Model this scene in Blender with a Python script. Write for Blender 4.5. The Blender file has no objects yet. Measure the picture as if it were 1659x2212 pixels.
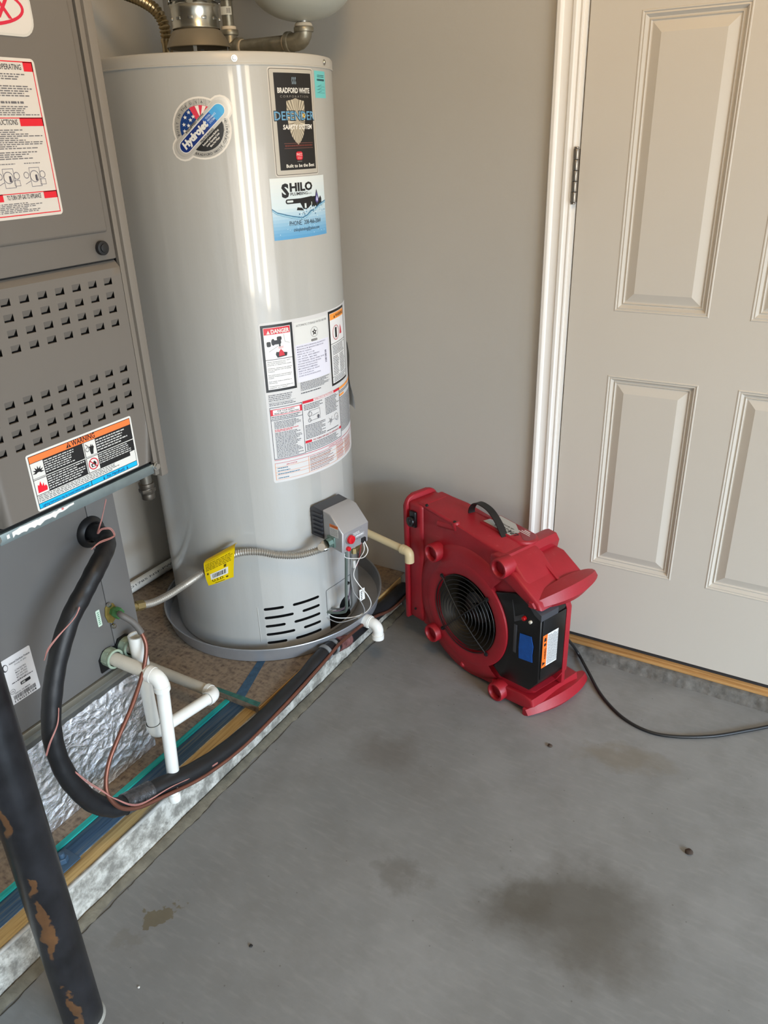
import bpy, bmesh, math, random
from mathutils import Vector, Matrix, Euler, noise
random.seed(7)
S = bpy.context.scene
C = S.collection
pi = math.pi

# ------------------------------------------------------------------ camera
cd = bpy.data.cameras.new('camera'); cam = bpy.data.objects.new('camera', cd); C.objects.link(cam)
cd.sensor_fit = 'HORIZONTAL'; cd.sensor_width = 36.0; cd.lens = 1694.73 / 1659.0 * 36.0
cd.clip_start = 0.02
cam.matrix_world = (Matrix.Translation((0.62066, -1.95121, 1.41614)) @ Matrix.Rotation(0.546335, 4, 'Z')
                    @ Matrix.Rotation(1.122449, 4, 'X') @ Matrix.Rotation(-0.034486, 4, 'Z'))
S.camera = cam

# ------------------------------------------------------------------ light
S.view_settings.view_transform = 'Standard'; S.view_settings.look = 'None'
S.view_settings.gamma = 1.0; S.view_settings.use_curve_mapping = False
S.view_settings.exposure = 0.06
W = bpy.data.worlds.new('world'); S.world = W; W.use_nodes = True
W.node_tree.nodes['Background'].inputs[0].default_value = (0.62, 0.72, 0.85, 1)
W.node_tree.nodes['Background'].inputs[1].default_value = 0.6

def area(name, loc, target, sx, sy, power, col, spread=180):
    l = bpy.data.lights.new(name, 'AREA'); l.shape = 'RECTANGLE'; l.size = sx; l.size_y = sy
    l.energy = power; l.color = col; l.spread = math.radians(spread)
    o = bpy.data.objects.new(name, l); C.objects.link(o); o.location = loc
    o.rotation_euler = (Vector(target) - Vector(loc)).to_track_quat('-Z', 'Y').to_euler()
    return o
# daylight coming in through the open overhead door on the right side of the garage
area('sky_outside_door', (9.5, -3.3, 4.1), (0.5, -2.2, 0.3), 8.0, 2.8, 3000, (0.50, 0.73, 1.0))
area('drive_bounce', (4.55, -3.3, 0.70), (0, -3.0, 1.1), 4.4, 1.3, 62, (1.0, 0.92, 0.82))
area('warm_streak_strip_near', (4.5, -3.9, 1.0), (-0.6, -0.9, 1.0), 0.42, 1.9, 40, (1.0, 0.88, 0.66))  # three strip lamps added in the opening to put streaks on the heater
area('warm_streak_strip_far', (4.5, -2.15, 1.0), (-0.6, -0.6, 1.0), 0.36, 1.9, 32, (1.0, 0.88, 0.66))
area('cool_streak_strip', (4.5, -2.95, 1.1), (-0.6, -0.6, 1.0), 0.35, 1.9, 30, (0.72, 0.86, 1.0))
# warm fill added high up to tint the upper walls, no fixture there
area('warm_top_fill', (0.35, -1.15, 2.36), (0.1, -0.3, 1.2), 0.4, 0.4, 10.5, (1.0, 0.63, 0.28))

# ------------------------------------------------------------------ materials
def lin(c):
    return tuple((x / 12.92 if x <= 0.04045 else ((x + 0.055) / 1.055) ** 2.4) for x in [v / 255.0 for v in c]) + (1.0,)
_m = {}
class NT:
    def __init__(s, name):
        s.m = bpy.data.materials.new(name); s.m.use_nodes = True
        s.t = s.m.node_tree; s.b = s.t.nodes['Principled BSDF']
    def n(s, ty, **kw):
        o = s.t.nodes.new(ty)
        for k, v in kw.items():
            if k in o.inputs: o.inputs[k].default_value = v
            else: setattr(o, k, v)
        return o
    def l(s, a, b): s.t.links.new(a, b)
    def coord(s, scale=(1, 1, 1), rot=(0, 0, 0)):
        tc = s.n('ShaderNodeTexCoord'); mp = s.n('ShaderNodeMapping')
        mp.inputs['Scale'].default_value = scale; mp.inputs['Rotation'].default_value = rot
        s.l(tc.outputs['Object'], mp.inputs[0]); return mp.outputs[0]
    def noise(s, vec, scale, detail=4, rough=.55):
        o = s.n('ShaderNodeTexNoise'); o.inputs['Scale'].default_value = scale
        o.inputs['Detail'].default_value = detail; o.inputs['Roughness'].default_value = rough
        s.l(vec, o.inputs['Vector']); return o.outputs['Fac']
    def ramp(s, fac, stops):
        o = s.n('ShaderNodeValToRGB'); e = o.color_ramp.elements
        while len(e) < len(stops): e.new(0.5)
        for i, (p, c) in enumerate(stops): e[i].position = p; e[i].color = c
        s.l(fac, o.inputs[0]); return o.outputs[0]
    def mix(s, fac, a, b, mode='MIX'):
        o = s.n('ShaderNodeMix'); o.data_type = 'RGBA'; o.blend_type = mode
        if isinstance(fac, (int, float)): o.inputs[0].default_value = fac
        else: s.l(fac, o.inputs[0])
        for i, v in ((6, a), (7, b)):
            if isinstance(v, tuple): o.inputs[i].default_value = v
            else: s.l(v, o.inputs[i])
        return o.outputs[2]
    def math(s, op, a, b=0.0, clamp=False):
        o = s.n('ShaderNodeMath'); o.operation = op; o.use_clamp = clamp
        for i, v in ((0, a), (1, b)):
            if isinstance(v, (int, float)): o.inputs[i].default_value = v
            else: s.l(v, o.inputs[i])
        return o.outputs[0]
    def bump(s, h, dist=.002, strength=.5):
        o = s.n('ShaderNodeBump'); o.inputs['Distance'].default_value = dist; o.inputs['Strength'].default_value = strength
        s.l(h, o.inputs['Height']); s.l(o.outputs[0], s.b.inputs['Normal']); return o
    def color(s, c):
        if isinstance(c, tuple): s.b.inputs['Base Color'].default_value = c
        else: s.l(c, s.b.inputs['Base Color'])

def mat(name, col, rough=.5, metal=0., var=0., vscale=8., bump=0., bscale=60., coat=0., spec=.5):
    if name in _m: return _m[name]
    t = NT(name); t.b.inputs['Roughness'].default_value = rough; t.b.inputs['Metallic'].default_value = metal
    t.b.inputs['Coat Weight'].default_value = coat; t.b.inputs['Specular IOR Level'].default_value = spec
    c = lin(col)
    if var > 0:
        f = t.noise(t.coord(), vscale, 5)
        t.color(t.mix(t.ramp(f, [(.3, (0, 0, 0, 1)), (.7, (1, 1, 1, 1))]), tuple(x * (1 - var) for x in c[:3]) + (1,), tuple(min(1, x * (1 + var)) for x in c[:3]) + (1,)))
    else: t.color(c)
    if bump > 0: t.bump(t.noise(t.coord(), bscale, 4), .003, bump)
    _m[name] = t.m; return t.m

def m_wall():
    t = NT('painted_drywall'); t.b.inputs['Roughness'].default_value = .55
    v = t.coord(); f = t.noise(v, 1.8, 3)
    t.color(t.mix(f, lin((170, 167, 160)), lin((179, 175, 168))))
    t.bump(t.noise(v, 90, 5, .6), .0015, .25); return t.m
def m_door():
    t = NT('door_paint'); t.b.inputs['Roughness'].default_value = .42
    v = t.coord(); t.color(t.mix(t.noise(v, 3, 3), lin((196, 190, 180)), lin((201, 195, 185))))
    t.bump(t.noise(v, 220, 3), .0006, .15); return t.m

def m_floor():
    t = NT('concrete_floor'); v = t.coord()
    big = t.noise(v, 1.7, 6, .6); mid = t.noise(v, 9, 8, .65)
    st = t.n('ShaderNodeTexNoise'); mp = t.coord((14, 60, 1), (0, 0, .5)); t.l(mp, st.inputs['Vector']); st.inputs['Scale'].default_value = 1.6; st.inputs['Detail'].default_value = 6
    c = t.mix(t.ramp(big, [(.32, (0, 0, 0, 1)), (.7, (1, 1, 1, 1))]), lin((115, 115, 113)), lin((139, 138, 136)))
    c = t.mix(t.math('MULTIPLY', t.ramp(mid, [(.45, (0, 0, 0, 1)), (.68, (1, 1, 1, 1))]), .45), c, lin((110, 108, 104)))
    c = t.mix(t.math('MULTIPLY', t.ramp(st.outputs['Fac'], [(.5, (0, 0, 0, 1)), (.76, (1, 1, 1, 1))]), .18), c, lin((158, 156, 151)))
    # stains soaked into the slab, each with its own place and shape
    tc = t.n('ShaderNodeTexCoord'); sep = t.n('ShaderNodeSeparateXYZ')
    warp = t.n('ShaderNodeTexNoise'); warp.inputs['Scale'].default_value = 7; warp.inputs['Detail'].default_value = 5; warp.inputs['Roughness'].default_value = .65; t.l(tc.outputs['Object'], warp.inputs['Vector'])
    vm = t.n('ShaderNodeVectorMath'); vm.operation = 'MULTIPLY_ADD'; t.l(warp.outputs['Color'], vm.inputs[0]); vm.inputs[1].default_value = (.22, .22, 0); t.l(tc.outputs['Object'], vm.inputs[2])
    t.l(vm.outputs[0], sep.inputs[0])
    def spot(p, rx, ry, rot, stren, col, soft=.45):
        nonlocal c
        x = t.math('SUBTRACT', sep.outputs[0], p[0] + .11); y = t.math('SUBTRACT', sep.outputs[1], p[1] + .11)
        ca, sa = math.cos(rot), math.sin(rot)
        u = t.math('ADD', t.math('MULTIPLY', x, ca / rx), t.math('MULTIPLY', y, sa / rx))
        w = t.math('ADD', t.math('MULTIPLY', x, -sa / ry), t.math('MULTIPLY', y, ca / ry))
        d = t.math('SQRT', t.math('ADD', t.math('MULTIPLY', u, u), t.math('MULTIPLY', w, w)))
        f = t.math('MULTIPLY', t.math('DIVIDE', t.math('SUBTRACT', 1.0, d), soft, clamp=True), stren, clamp=True)
        c = t.mix(f, c, lin(col))
    spot((0.3660,-0.8480,0.0000), .24, .13, .5, .66, (70, 65, 56), .7)
    spot((0.2566,-0.8720,0.0000), .10, .07, .5, .5, (72, 66, 56), .7)
    spot((0.4687,-0.9149,0.0000), .12, .09, .2, .5, (74, 68, 58), .7)
    spot((0.0233,-0.9631,0.0000), .05, .05, 0, .4, (78, 72, 62), .6)
    spot((-0.1940,-0.6509,0.0000), .11, .08, .4, .42, (88, 80, 70), .7)
    spot((-0.0435,-0.6858,0.0000), .16, .06, .3, .10, (92, 84, 74), .7)
    spot((-0.0747,-0.9910,0.0000), .09, .06, .3, .12, (92, 86, 76), .7)
    spot((0.3441,-0.3861,0.0000), .14, .06, .3, .5, (108, 97, 78), .6)
    spot((-0.3725,-1.2611,0.0000), .030, .022, .5, .75, (96, 86, 62), .15)
    spot((-0.3633,-1.3246,0.0000), .016, .045, -.6, .25, (96, 88, 70), .5)
    spot((-0.5323,-0.4276,0.0000), .22, .10, .9, .32, (84, 80, 74), .8)
    spk = t.n('ShaderNodeTexVoronoi'); spk.inputs['Scale'].default_value = 26; t.l(tc.outputs['Object'], spk.inputs['Vector'])
    c = t.mix(t.math('MULTIPLY', t.math('LESS_THAN', spk.outputs['Distance'], .045), .5), c, lin((70, 64, 58)))
    t.color(c)
    r = t.ramp(mid, [(.3, (.30, .30, .30, 1)), (.7, (.52, .52, .52, 1))]); t.l(r, t.b.inputs['Roughness'])
    t.bump(t.noise(v, 120, 6, .7), .001, .25); return t.m

def m_osb():
    t = NT('osb'); v = t.coord((1, 1, 1))
    def strands(scale, rot):
        vo = t.n('ShaderNodeTexVoronoi'); vo.inputs['Scale'].default_value = 1; t.l(t.coord(scale, (0, 0, rot)), vo.inputs['Vector'])
        return vo.outputs['Color']
    a = t.n('ShaderNodeSeparateColor'); t.l(strands((55, 16, 30), .5), a.inputs[0])
    b = t.n('ShaderNodeSeparateColor'); t.l(strands((14, 48, 30), .9), b.inputs[0])
    f1 = t.noise(t.coord((120, 18, 60), (0, 0, .55)), 1, 3, .6); f2 = t.noise(t.coord((17, 110, 60), (0, 0, .3)), 1, 3, .6); f3 = t.noise(t.coord((70, 90, 60), (0, 0, 1.1)), 1, 3, .6)
    f = t.math('MULTIPLY', t.math('ADD', t.math('MAXIMUM', f1, f2), t.math('MULTIPLY', t.math('SUBTRACT', f3, .35), .9)), .85)
    c = t.ramp(f, [(.38, lin((78, 62, 48))), (.5, lin((114, 97, 80))), (.66, lin((140, 122, 100)))])
    n = t.noise(t.coord(), 60, 6, .6)
    c = t.mix(t.math('MULTIPLY', t.ramp(n, [(.5, (0, 0, 0, 1)), (.7, (1, 1, 1, 1))]), .3), c, lin((84, 66, 50)))
    dirt = t.noise(t.coord(), 4, 5)
    c = t.mix(t.math('MULTIPLY', dirt, .55), c, lin((112, 100, 88)))
    t.color(c); t.b.inputs['Roughness'].default_value = .8
    t.bump(f, .002, .5); return t.m

def m_wood(name, c1, c2, c3, axis='y', paint=None, pfac=.5, fine=160):
    t = NT(name); sc = (fine, 5, 30) if axis == 'y' else (5, fine, 30)
    g = t.noise(t.coord(sc), 1, 6, .65)
    c = t.ramp(g, [(.3, lin(c1)), (.5, lin(c2)), (.72, lin(c3))])
    if paint:
        p = t.noise(t.coord((16, 2.2, 5)), 1.0, 5, .6)
        c = t.mix(t.ramp(p, [(pfac - .1, (0, 0, 0, 1)), (pfac + .08, (1, 1, 1, 1))]), c, t.mix(t.math('MULTIPLY', g, .6), lin(paint), lin(tuple(x * .55 for x in paint))))
    t.color(c); t.b.inputs['Roughness'].default_value = .7
    t.bump(g, .001, .4); return t.m

def m_curb():
    t = NT('curb_concrete'); v = t.coord()
    n1 = t.noise(v, 28, 8, .7); n2 = t.noise(v, 5, 4)
    c = t.ramp(n1, [(.40, lin((112, 110, 104))), (.50, lin((160, 158, 150))), (.6, lin((204, 202, 194)))])
    c = t.mix(t.math('MULTIPLY', n2, .5), c, lin((136, 132, 122)))
    t.color(c); t.b.inputs['Roughness'].default_value = .8; t.bump(n1, .004, .6); return t.m

def m_foil():
    t = NT('crumpled_foil'); v = t.coord()
    t.b.inputs['Metallic'].default_value = .92; t.b.inputs['Roughness'].default_value = .26
    t.color(lin((214, 214, 216)))
    vo = t.n('ShaderNodeTexVoronoi'); vo.inputs['Scale'].default_value = 52; vo.feature = 'F1'
    w = t.n('ShaderNodeVectorMath'); w.operation = 'MULTIPLY_ADD'; nn = t.n('ShaderNodeTexNoise'); nn.inputs['Scale'].default_value = 9; nn.inputs['Detail'].default_value = 4
    t.l(v, nn.inputs['Vector']); t.l(nn.outputs['Color'], w.inputs[0]); w.inputs[1].default_value = (.12, .12, .12); t.l(v, w.inputs[2]); t.l(w.outputs[0], vo.inputs['Vector'])
    h = t.math('ADD', vo.outputs['Distance'], t.math('MULTIPLY', t.noise(v, 70, 6, .75), .9))
    t.bump(h, .0050, .8); return t.m

def m_steelpipe():
    t = NT('painted_black_pipe'); v = t.coord((1, 1, .35))
    n = t.noise(v, 9, 7, .62); n2 = t.noise(t.coord((1, 1, 1)), 22, 5)
    c = t.mix(t.ramp(n2, [(.3, (0, 0, 0, 1)), (.75, (1, 1, 1, 1))]), lin((14, 15, 19)), lin((38, 39, 44)))
    rust = t.ramp(n, [(.66, (0, 0, 0, 1)), (.69, (1, 1, 1, 1))])
    tc = t.n('ShaderNodeTexCoord'); wn = t.n('ShaderNodeTexNoise'); wn.inputs['Scale'].default_value = 26; wn.inputs['Detail'].default_value = 5; t.l(tc.outputs['Object'], wn.inputs['Vector'])
    vm = t.n('ShaderNodeVectorMath'); vm.operation = 'MULTIPLY_ADD'; t.l(wn.outputs['Color'], vm.inputs[0]); vm.inputs[1].default_value = (.05, .05, .05); t.l(tc.outputs['Object'], vm.inputs[2])
    for deg, z, rr, rz in ((-68, .52, .013, .045), (-60, .385, .009, .030), (-57, .325, .011, .060), (-55, .265, .010, .035), (-50, .235, .013, .030), (-48, .10, .010, .050), (-40, .05, .012, .050), (-36, .015, .014, .03)):
        a = math.radians(deg); d = t.n('ShaderNodeVectorMath'); d.operation = 'SUBTRACT'; t.l(vm.outputs[0], d.inputs[0]); d.inputs[1].default_value = (.034 * math.cos(a) + .025, .034 * math.sin(a) + .025, z + .025)
        e = t.n('ShaderNodeVectorMath'); e.operation = 'MULTIPLY'; t.l(d.outputs[0], e.inputs[0]); e.inputs[1].default_value = (1.5 / rr, 1.5 / rr, 1.1 / rz)
        q = t.n('ShaderNodeVectorMath'); q.operation = 'LENGTH'; t.l(e.outputs[0], q.inputs[0]); rust = t.math('MAXIMUM', rust, t.math('MULTIPLY', t.math('SUBTRACT', 1.0, q.outputs['Value']), 5.0, clamp=True))
    c = t.mix(rust, c, t.mix(n2, lin((48, 32, 22)), lin((122, 84, 50))))
    t.color(c); t.b.inputs['Roughness'].default_value = .36; t.bump(n, .003, .35); return t.m

def m_galv(name='galvanized', col=(168, 170, 168), rough=.34):
    t = NT(name); v = t.coord()
    n = t.noise(v, 30, 5); t.color(t.mix(n, lin(tuple(x * .72 for x in col)), lin(col)))
    t.b.inputs['Metallic'].default_value = .92; t.b.inputs['Roughness'].default_value = rough
    t.bump(n, .001, .25); return t.m

def m_red():
    t = NT('red_rotomolded_plastic'); v = t.coord(); n = t.noise(v, 14, 6, .65)
    c = t.mix(n, lin((136, 16, 30)), lin((168, 28, 42)))
    s = t.noise(t.coord((30, 30, 90)), 1, 6, .75)
    c = t.mix(t.math('MULTIPLY', t.ramp(s, [(.62, (0, 0, 0, 1)), (.74, (1, 1, 1, 1))]), .5), c, lin((190, 78, 82)))
    t.color(c); t.b.inputs['Roughness'].default_value = .46; t.bump(t.noise(v, 300, 3), .0008, .3); return t.m

M = dict(wall=m_wall(), door=m_door(), floor=m_floor(), osb=m_osb(), curb=m_curb(), foil=m_foil(), bollard=m_steelpipe(), galv=m_galv(), red=m_red(),
  pine=m_wood('bare_wood_with_blue', (120, 92, 52), (176, 146, 92), (200, 172, 118), 'y', (58, 92, 118), .56),
  blue=m_wood('blue_stained_wood', (20, 42, 64), (44, 76, 104), (96, 98, 92), 'y', (96, 84, 64), .60),
  teal=m_wood('teal_paint_line', (10, 116, 112), (20, 150, 142), (40, 168, 156), 'y'),
  osb_edge=m_wood('osb_cut_edge', (150, 112, 62), (190, 154, 96), (212, 182, 128), 'y'),
  oak=m_wood('door_sill_wood', (150, 108, 58), (176, 132, 78), (192, 150, 94), 'x', fine=120))
def g(n): return M[n]
M['white'] = mat('white_trim', (232, 230, 226), .38)
M['ceil'] = mat('ceiling_white', (222, 216, 204), .8)
M['darksteel'] = mat('furnace_paint', (106, 101, 95), .46, 0, .03, 3)
M['coil'] = mat('coil_cabinet_paint', (104, 102, 100), .42, 0, .05, 4)
M['flange'] = mat('cabinet_edge', (118, 112, 104), .4)
M['void'] = mat('interior_shade', (14, 14, 15), .8)  # near black, puts the shade inside holes and gaps into the colour
M['tank'] = None
def m_tank():
    t = NT('grey_enamel'); v = t.coord((1, 1, .5))
    t.color(lin((180, 180, 176))); t.b.inputs['Roughness'].default_value = .30
    t.b.inputs['Coat Weight'].default_value = .7; t.b.inputs['Coat Roughness'].default_value = .06
    h = t.math('ADD', t.math('ADD', t.noise(t.coord((6, 6, .8)), 1.2, 2), t.math('MULTIPLY', t.noise(t.coord((30, 30, 5)), 1, 3), .22)), t.math('MULTIPLY', t.noise(t.coord(), 150, 2), .035))
    t.bump(h, .008, .42); return t.m
M['tank'] = m_tank()
M['tankcap'] = mat('grey_cap_enamel', (186, 184, 178), .36)
M['hood'] = mat('draft_hood_paint', (132, 122, 104), .45, .3)
M['pan'] = mat('pan_aluminium', (166, 168, 172), .36, .55, .08, 14)
M['steel'] = mat('bright_steel', (196, 194, 188), .25, 1.)
M['flex'] = mat('stainless_corrugated', (184, 180, 172), .38, .65)
M['brass'] = mat('brass', (168, 150, 104), .35, .8)
M['brassy'] = mat('flex_brassy', (176, 160, 128), .3, 1.)
M['pvc'] = mat('white_pvc', (228, 228, 222), .35, 0, .03, 20)
M['pvcdirty'] = mat('aged_pvc', (190, 184, 170), .45, 0, .1, 14)
M['cpvc'] = mat('tan_cpvc', (206, 190, 152), .4)
M['insul'] = mat('black_foam_insulation', (20, 21, 24), .48, 0, .3, 10, .15, 90)
M['rubber'] = mat('black_rubber', (22, 22, 24), .45)
M['bplastic'] = mat('black_plastic', (11, 11, 13), .3)
M['bplastic2'] = mat('grey_black_plastic', (62, 64, 70), .35)
M['copper'] = mat('aged_copper', (128, 84, 70), .46, .7, .15, 20)
M['pinkwire'] = mat('pink_wire', (176, 120, 112), .5)
M['whitewire'] = mat('white_wire', (224, 222, 218), .45)
M['greysleeve'] = mat('grey_sleeve', (96, 92, 88), .6)
M['greennut'] = mat('green_nut', (58, 110, 62), .5, 0, .2, 60)
M['silverpaint'] = mat('silver_plastic', (168, 168, 170), .36, .35)
M['redknob'] = mat('red_knob', (206, 26, 38), .3)
M['yellow'] = mat('yellow_tag', (240, 208, 0), .5)
M['bluetape'] = mat('blue_painter_tape', (14, 82, 168), .6, 0, .12, 60, .3, 70)
M['greytape'] = mat('grey_tape', (120, 124, 126), .45)
M['tapewrap'] = mat('black_vinyl_tape', (60, 60, 62), .26, 0, .5, 90, .9, 90)
M['bluebolt'] = mat('blue_painted_bolt', (54, 78, 100), .5)
M['tankgrey'] = mat('expansion_tank_paint', (176, 178, 168), .32)
M['pipegalv'] = mat('old_galvanized_pipe', (142, 138, 124), .42, .7, .2, 40, .2, 80)
M['sealant'] = mat('thread_sealant', (214, 200, 178), .7)
M['darkgap'] = mat('dark_sweep', (40, 40, 42), .7)
M['shaft'] = mat('inlet_drum', (58, 54, 46), .45, .3)

_pc = {}
def ink(c, rough=.42, metal=0.):
    k = (c, rough, metal)
    if k not in _pc: _pc[k] = mat('ink_%02x%02x%02x_%d' % (c[0], c[1], c[2], metal * 10), c, rough, metal)
    return _pc[k]

# ------------------------------------------------------------------ mesh builder
def spline(pts, n=8):
    P = [Vector(p) for p in pts]
    if len(P) < 3: return P
    Q = [P[0] * 2 - P[1]] + P + [P[-1] * 2 - P[-2]]; out = []
    for i in range(1, len(Q) - 2):
        a, b, c, d = Q[i - 1:i + 3]
        for k in range(n):
            t = k / n
            out.append(.5 * ((2 * b) + (c - a) * t + (2 * a - 5 * b + 4 * c - d) * t * t + (3 * b - a - 3 * c + d) * t ** 3))
    out.append(P[-1]); return out

class B:
    def __init__(s): s.bm = bmesh.new(); s.X = Matrix.Identity(4); s.mi = 0
    def _add(s, vs, fs, smooth=True):
        bv = [s.bm.verts.new(s.X @ Vector(v)) for v in vs]; out = []
        for f in fs:
            try:
                q = s.bm.faces.new([bv[i] for i in f]); q.material_index = s.mi; q.smooth = smooth; out.append(q)
            except ValueError: pass
        return bv, out
    def box(s, x0, x1, y0, y1, z0, z1, bev=0., seg=2):
        vs = [(x, y, z) for x in (x0, x1) for y in (y0, y1) for z in (z0, z1)]
        bv, f = s._add(vs, [(0, 1, 3, 2), (4, 6, 7, 5), (0, 4, 5, 1), (2, 3, 7, 6), (0, 2, 6, 4), (1, 5, 7, 3)])
        if bev > 0:
            es = list({e for q in f for e in q.edges})
            r = bmesh.ops.bevel(s.bm, geom=es, offset=bev, segments=seg, profile=.5, affect='EDGES')
            for q in r['faces']: q.material_index = s.mi; q.smooth = True
        return s
    def prism(s, poly, a, b, bev=0., seg=2):
        # poly: list of 3-vectors at the near side, moved by vector (b-a)
        n = len(poly); d = Vector(b) - Vector(a)
        vs = [Vector(p) for p in poly] + [Vector(p) + d for p in poly]
        fs = [tuple(range(n)), tuple(range(2 * n - 1, n - 1, -1))] + [(i, i + n, (i + 1) % n + n, (i + 1) % n) for i in range(n)]
        bv, f = s._add(vs, fs)
        if bev > 0:
            es = [e for e in {e for q in f[:2] for e in q.edges}]
            r = bmesh.ops.bevel(s.bm, geom=es, offset=bev, segments=seg, profile=.5, affect='EDGES')
            for q in r['faces']: q.material_index = s.mi; q.smooth = True
        return s
    def tube(s, pts, r, seg=12, cap=True):
        P = [Vector(p) for p in pts]; n = len(P); rs = r if callable(r) else (lambda i, n: r) if not isinstance(r, (list, tuple)) else (lambda i, n: r[i])
        T = [(P[min(i + 1, n - 1)] - P[max(i - 1, 0)]).normalized() for i in range(n)]
        N = T[0].orthogonal().normalized(); vs = []; fs = []
        for i in range(n):
            N = (N - T[i] * N.dot(T[i])).normalized(); Bn = T[i].cross(N); ri = rs(i, n)
            for k in range(seg):
                a = 2 * pi * k / seg; vs.append(P[i] + (N * math.cos(a) + Bn * math.sin(a)) * ri)
        for i in range(n - 1):
            for k in range(seg):
                a = i * seg + k; b = i * seg + (k + 1) % seg; fs.append((a, b, b + seg, a + seg))
        if cap: fs.append(tuple(range(seg - 1, -1, -1))); fs.append(tuple((n - 1) * seg + k for k in range(seg)))
        s._add(vs, fs); return s
    def cyl(s, p0, p1, r, seg=24, r2=None, bev=0):
        p0 = Vector(p0); p1 = Vector(p1); r2 = r if r2 is None else r2
        if bev:
            d = (p1 - p0).normalized() * bev
            return s.tube([p0, p0 + d * .3, p0 + d, p1 - d, p1 - d * .3, p1], [r - bev, r - bev * .3, r, r2, r2 - bev * .3, r2 - bev], seg)
        return s.tube([p0, p1], [r, r2], seg)
    def lathe(s, prof, o=(0, 0, 0), axis='z', seg=48, a0=0., a1=2 * pi, cap=False):
        full = abs(a1 - a0 - 2 * pi) < 1e-6; n = seg if full else seg + 1; vs = []; fs = []
        for k in range(n):
            a = a0 + (a1 - a0) * k / seg; ca, sa = math.cos(a), math.sin(a)
            for (r, h) in prof:
                v = {'z': (r * ca, r * sa, h), 'y': (r * ca, h, r * sa), 'x': (h, r * ca, r * sa)}[axis]
                vs.append(Vector(v) + Vector(o))
        m = len(prof)
        for k in range(seg):
            for j in range(m - 1):
                a = k * m + j; b = ((k + 1) % n) * m + j; fs.append((a, b, b + 1, a + 1))
        s._add(vs, fs); return s
    def grid(s, fn, nu, nv):
        vs = [fn(i / nu, j / nv) for i in range(nu + 1) for j in range(nv + 1)]
        fs = [(i * (nv + 1) + j, (i + 1) * (nv + 1) + j, (i + 1) * (nv + 1) + j + 1, i * (nv + 1) + j + 1) for i in range(nu) for j in range(nv)]
        s._add(vs, fs); return s
    def obj(s, name, mats, parent=None, fix=True, angle=40):
        if fix: bmesh.ops.recalc_face_normals(s.bm, faces=s.bm.faces)
        me = bpy.data.meshes.new(name); s.bm.to_mesh(me); s.bm.free()
        if not isinstance(mats, (list, tuple)): mats = [mats]
        for m in mats: me.materials.append(M[m] if isinstance(m, str) else m)
        try: me.set_sharp_from_angle(angle=math.radians(angle))
        except Exception: pass
        o = bpy.data.objects.new(name, me); C.objects.link(o)
        if parent: o.parent = parent
        return o

def tag(o, label, cat, group=None):
    o['label'] = label; o['category'] = cat
    if group: o['group'] = group
    return o
def thing(name, label, cat, loc=(0, 0, 0), rz=0., group=None):
    o = bpy.data.objects.new(name, None); C.objects.link(o); o.location = loc; o.rotation_euler = (0, 0, rz)
    o.empty_display_size = .1
    return tag(o, label, cat, group)
def struct(o): o['kind'] = 'structure'; return o
def boolean(o, cutter_bm):
    bmesh.ops.recalc_face_normals(cutter_bm, faces=cutter_bm.faces)
    me = bpy.data.meshes.new('tmp'); cutter_bm.to_mesh(me); cutter_bm.free()
    c = bpy.data.objects.new('tmp', me); C.objects.link(c); c.parent = o.parent
    md = o.modifiers.new('b', 'BOOLEAN'); md.operation = 'DIFFERENCE'; md.solver = 'EXACT'; md.object = c
    bpy.context.view_layer.update(); dg = bpy.context.evaluated_depsgraph_get()
    nm = bpy.data.meshes.new_from_object(o.evaluated_get(dg)); o.modifiers.clear(); o.data = nm
    try: nm.set_sharp_from_angle(angle=math.radians(40))
    except Exception: pass
    bpy.data.objects.remove(c); bpy.data.meshes.remove(me)

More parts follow.
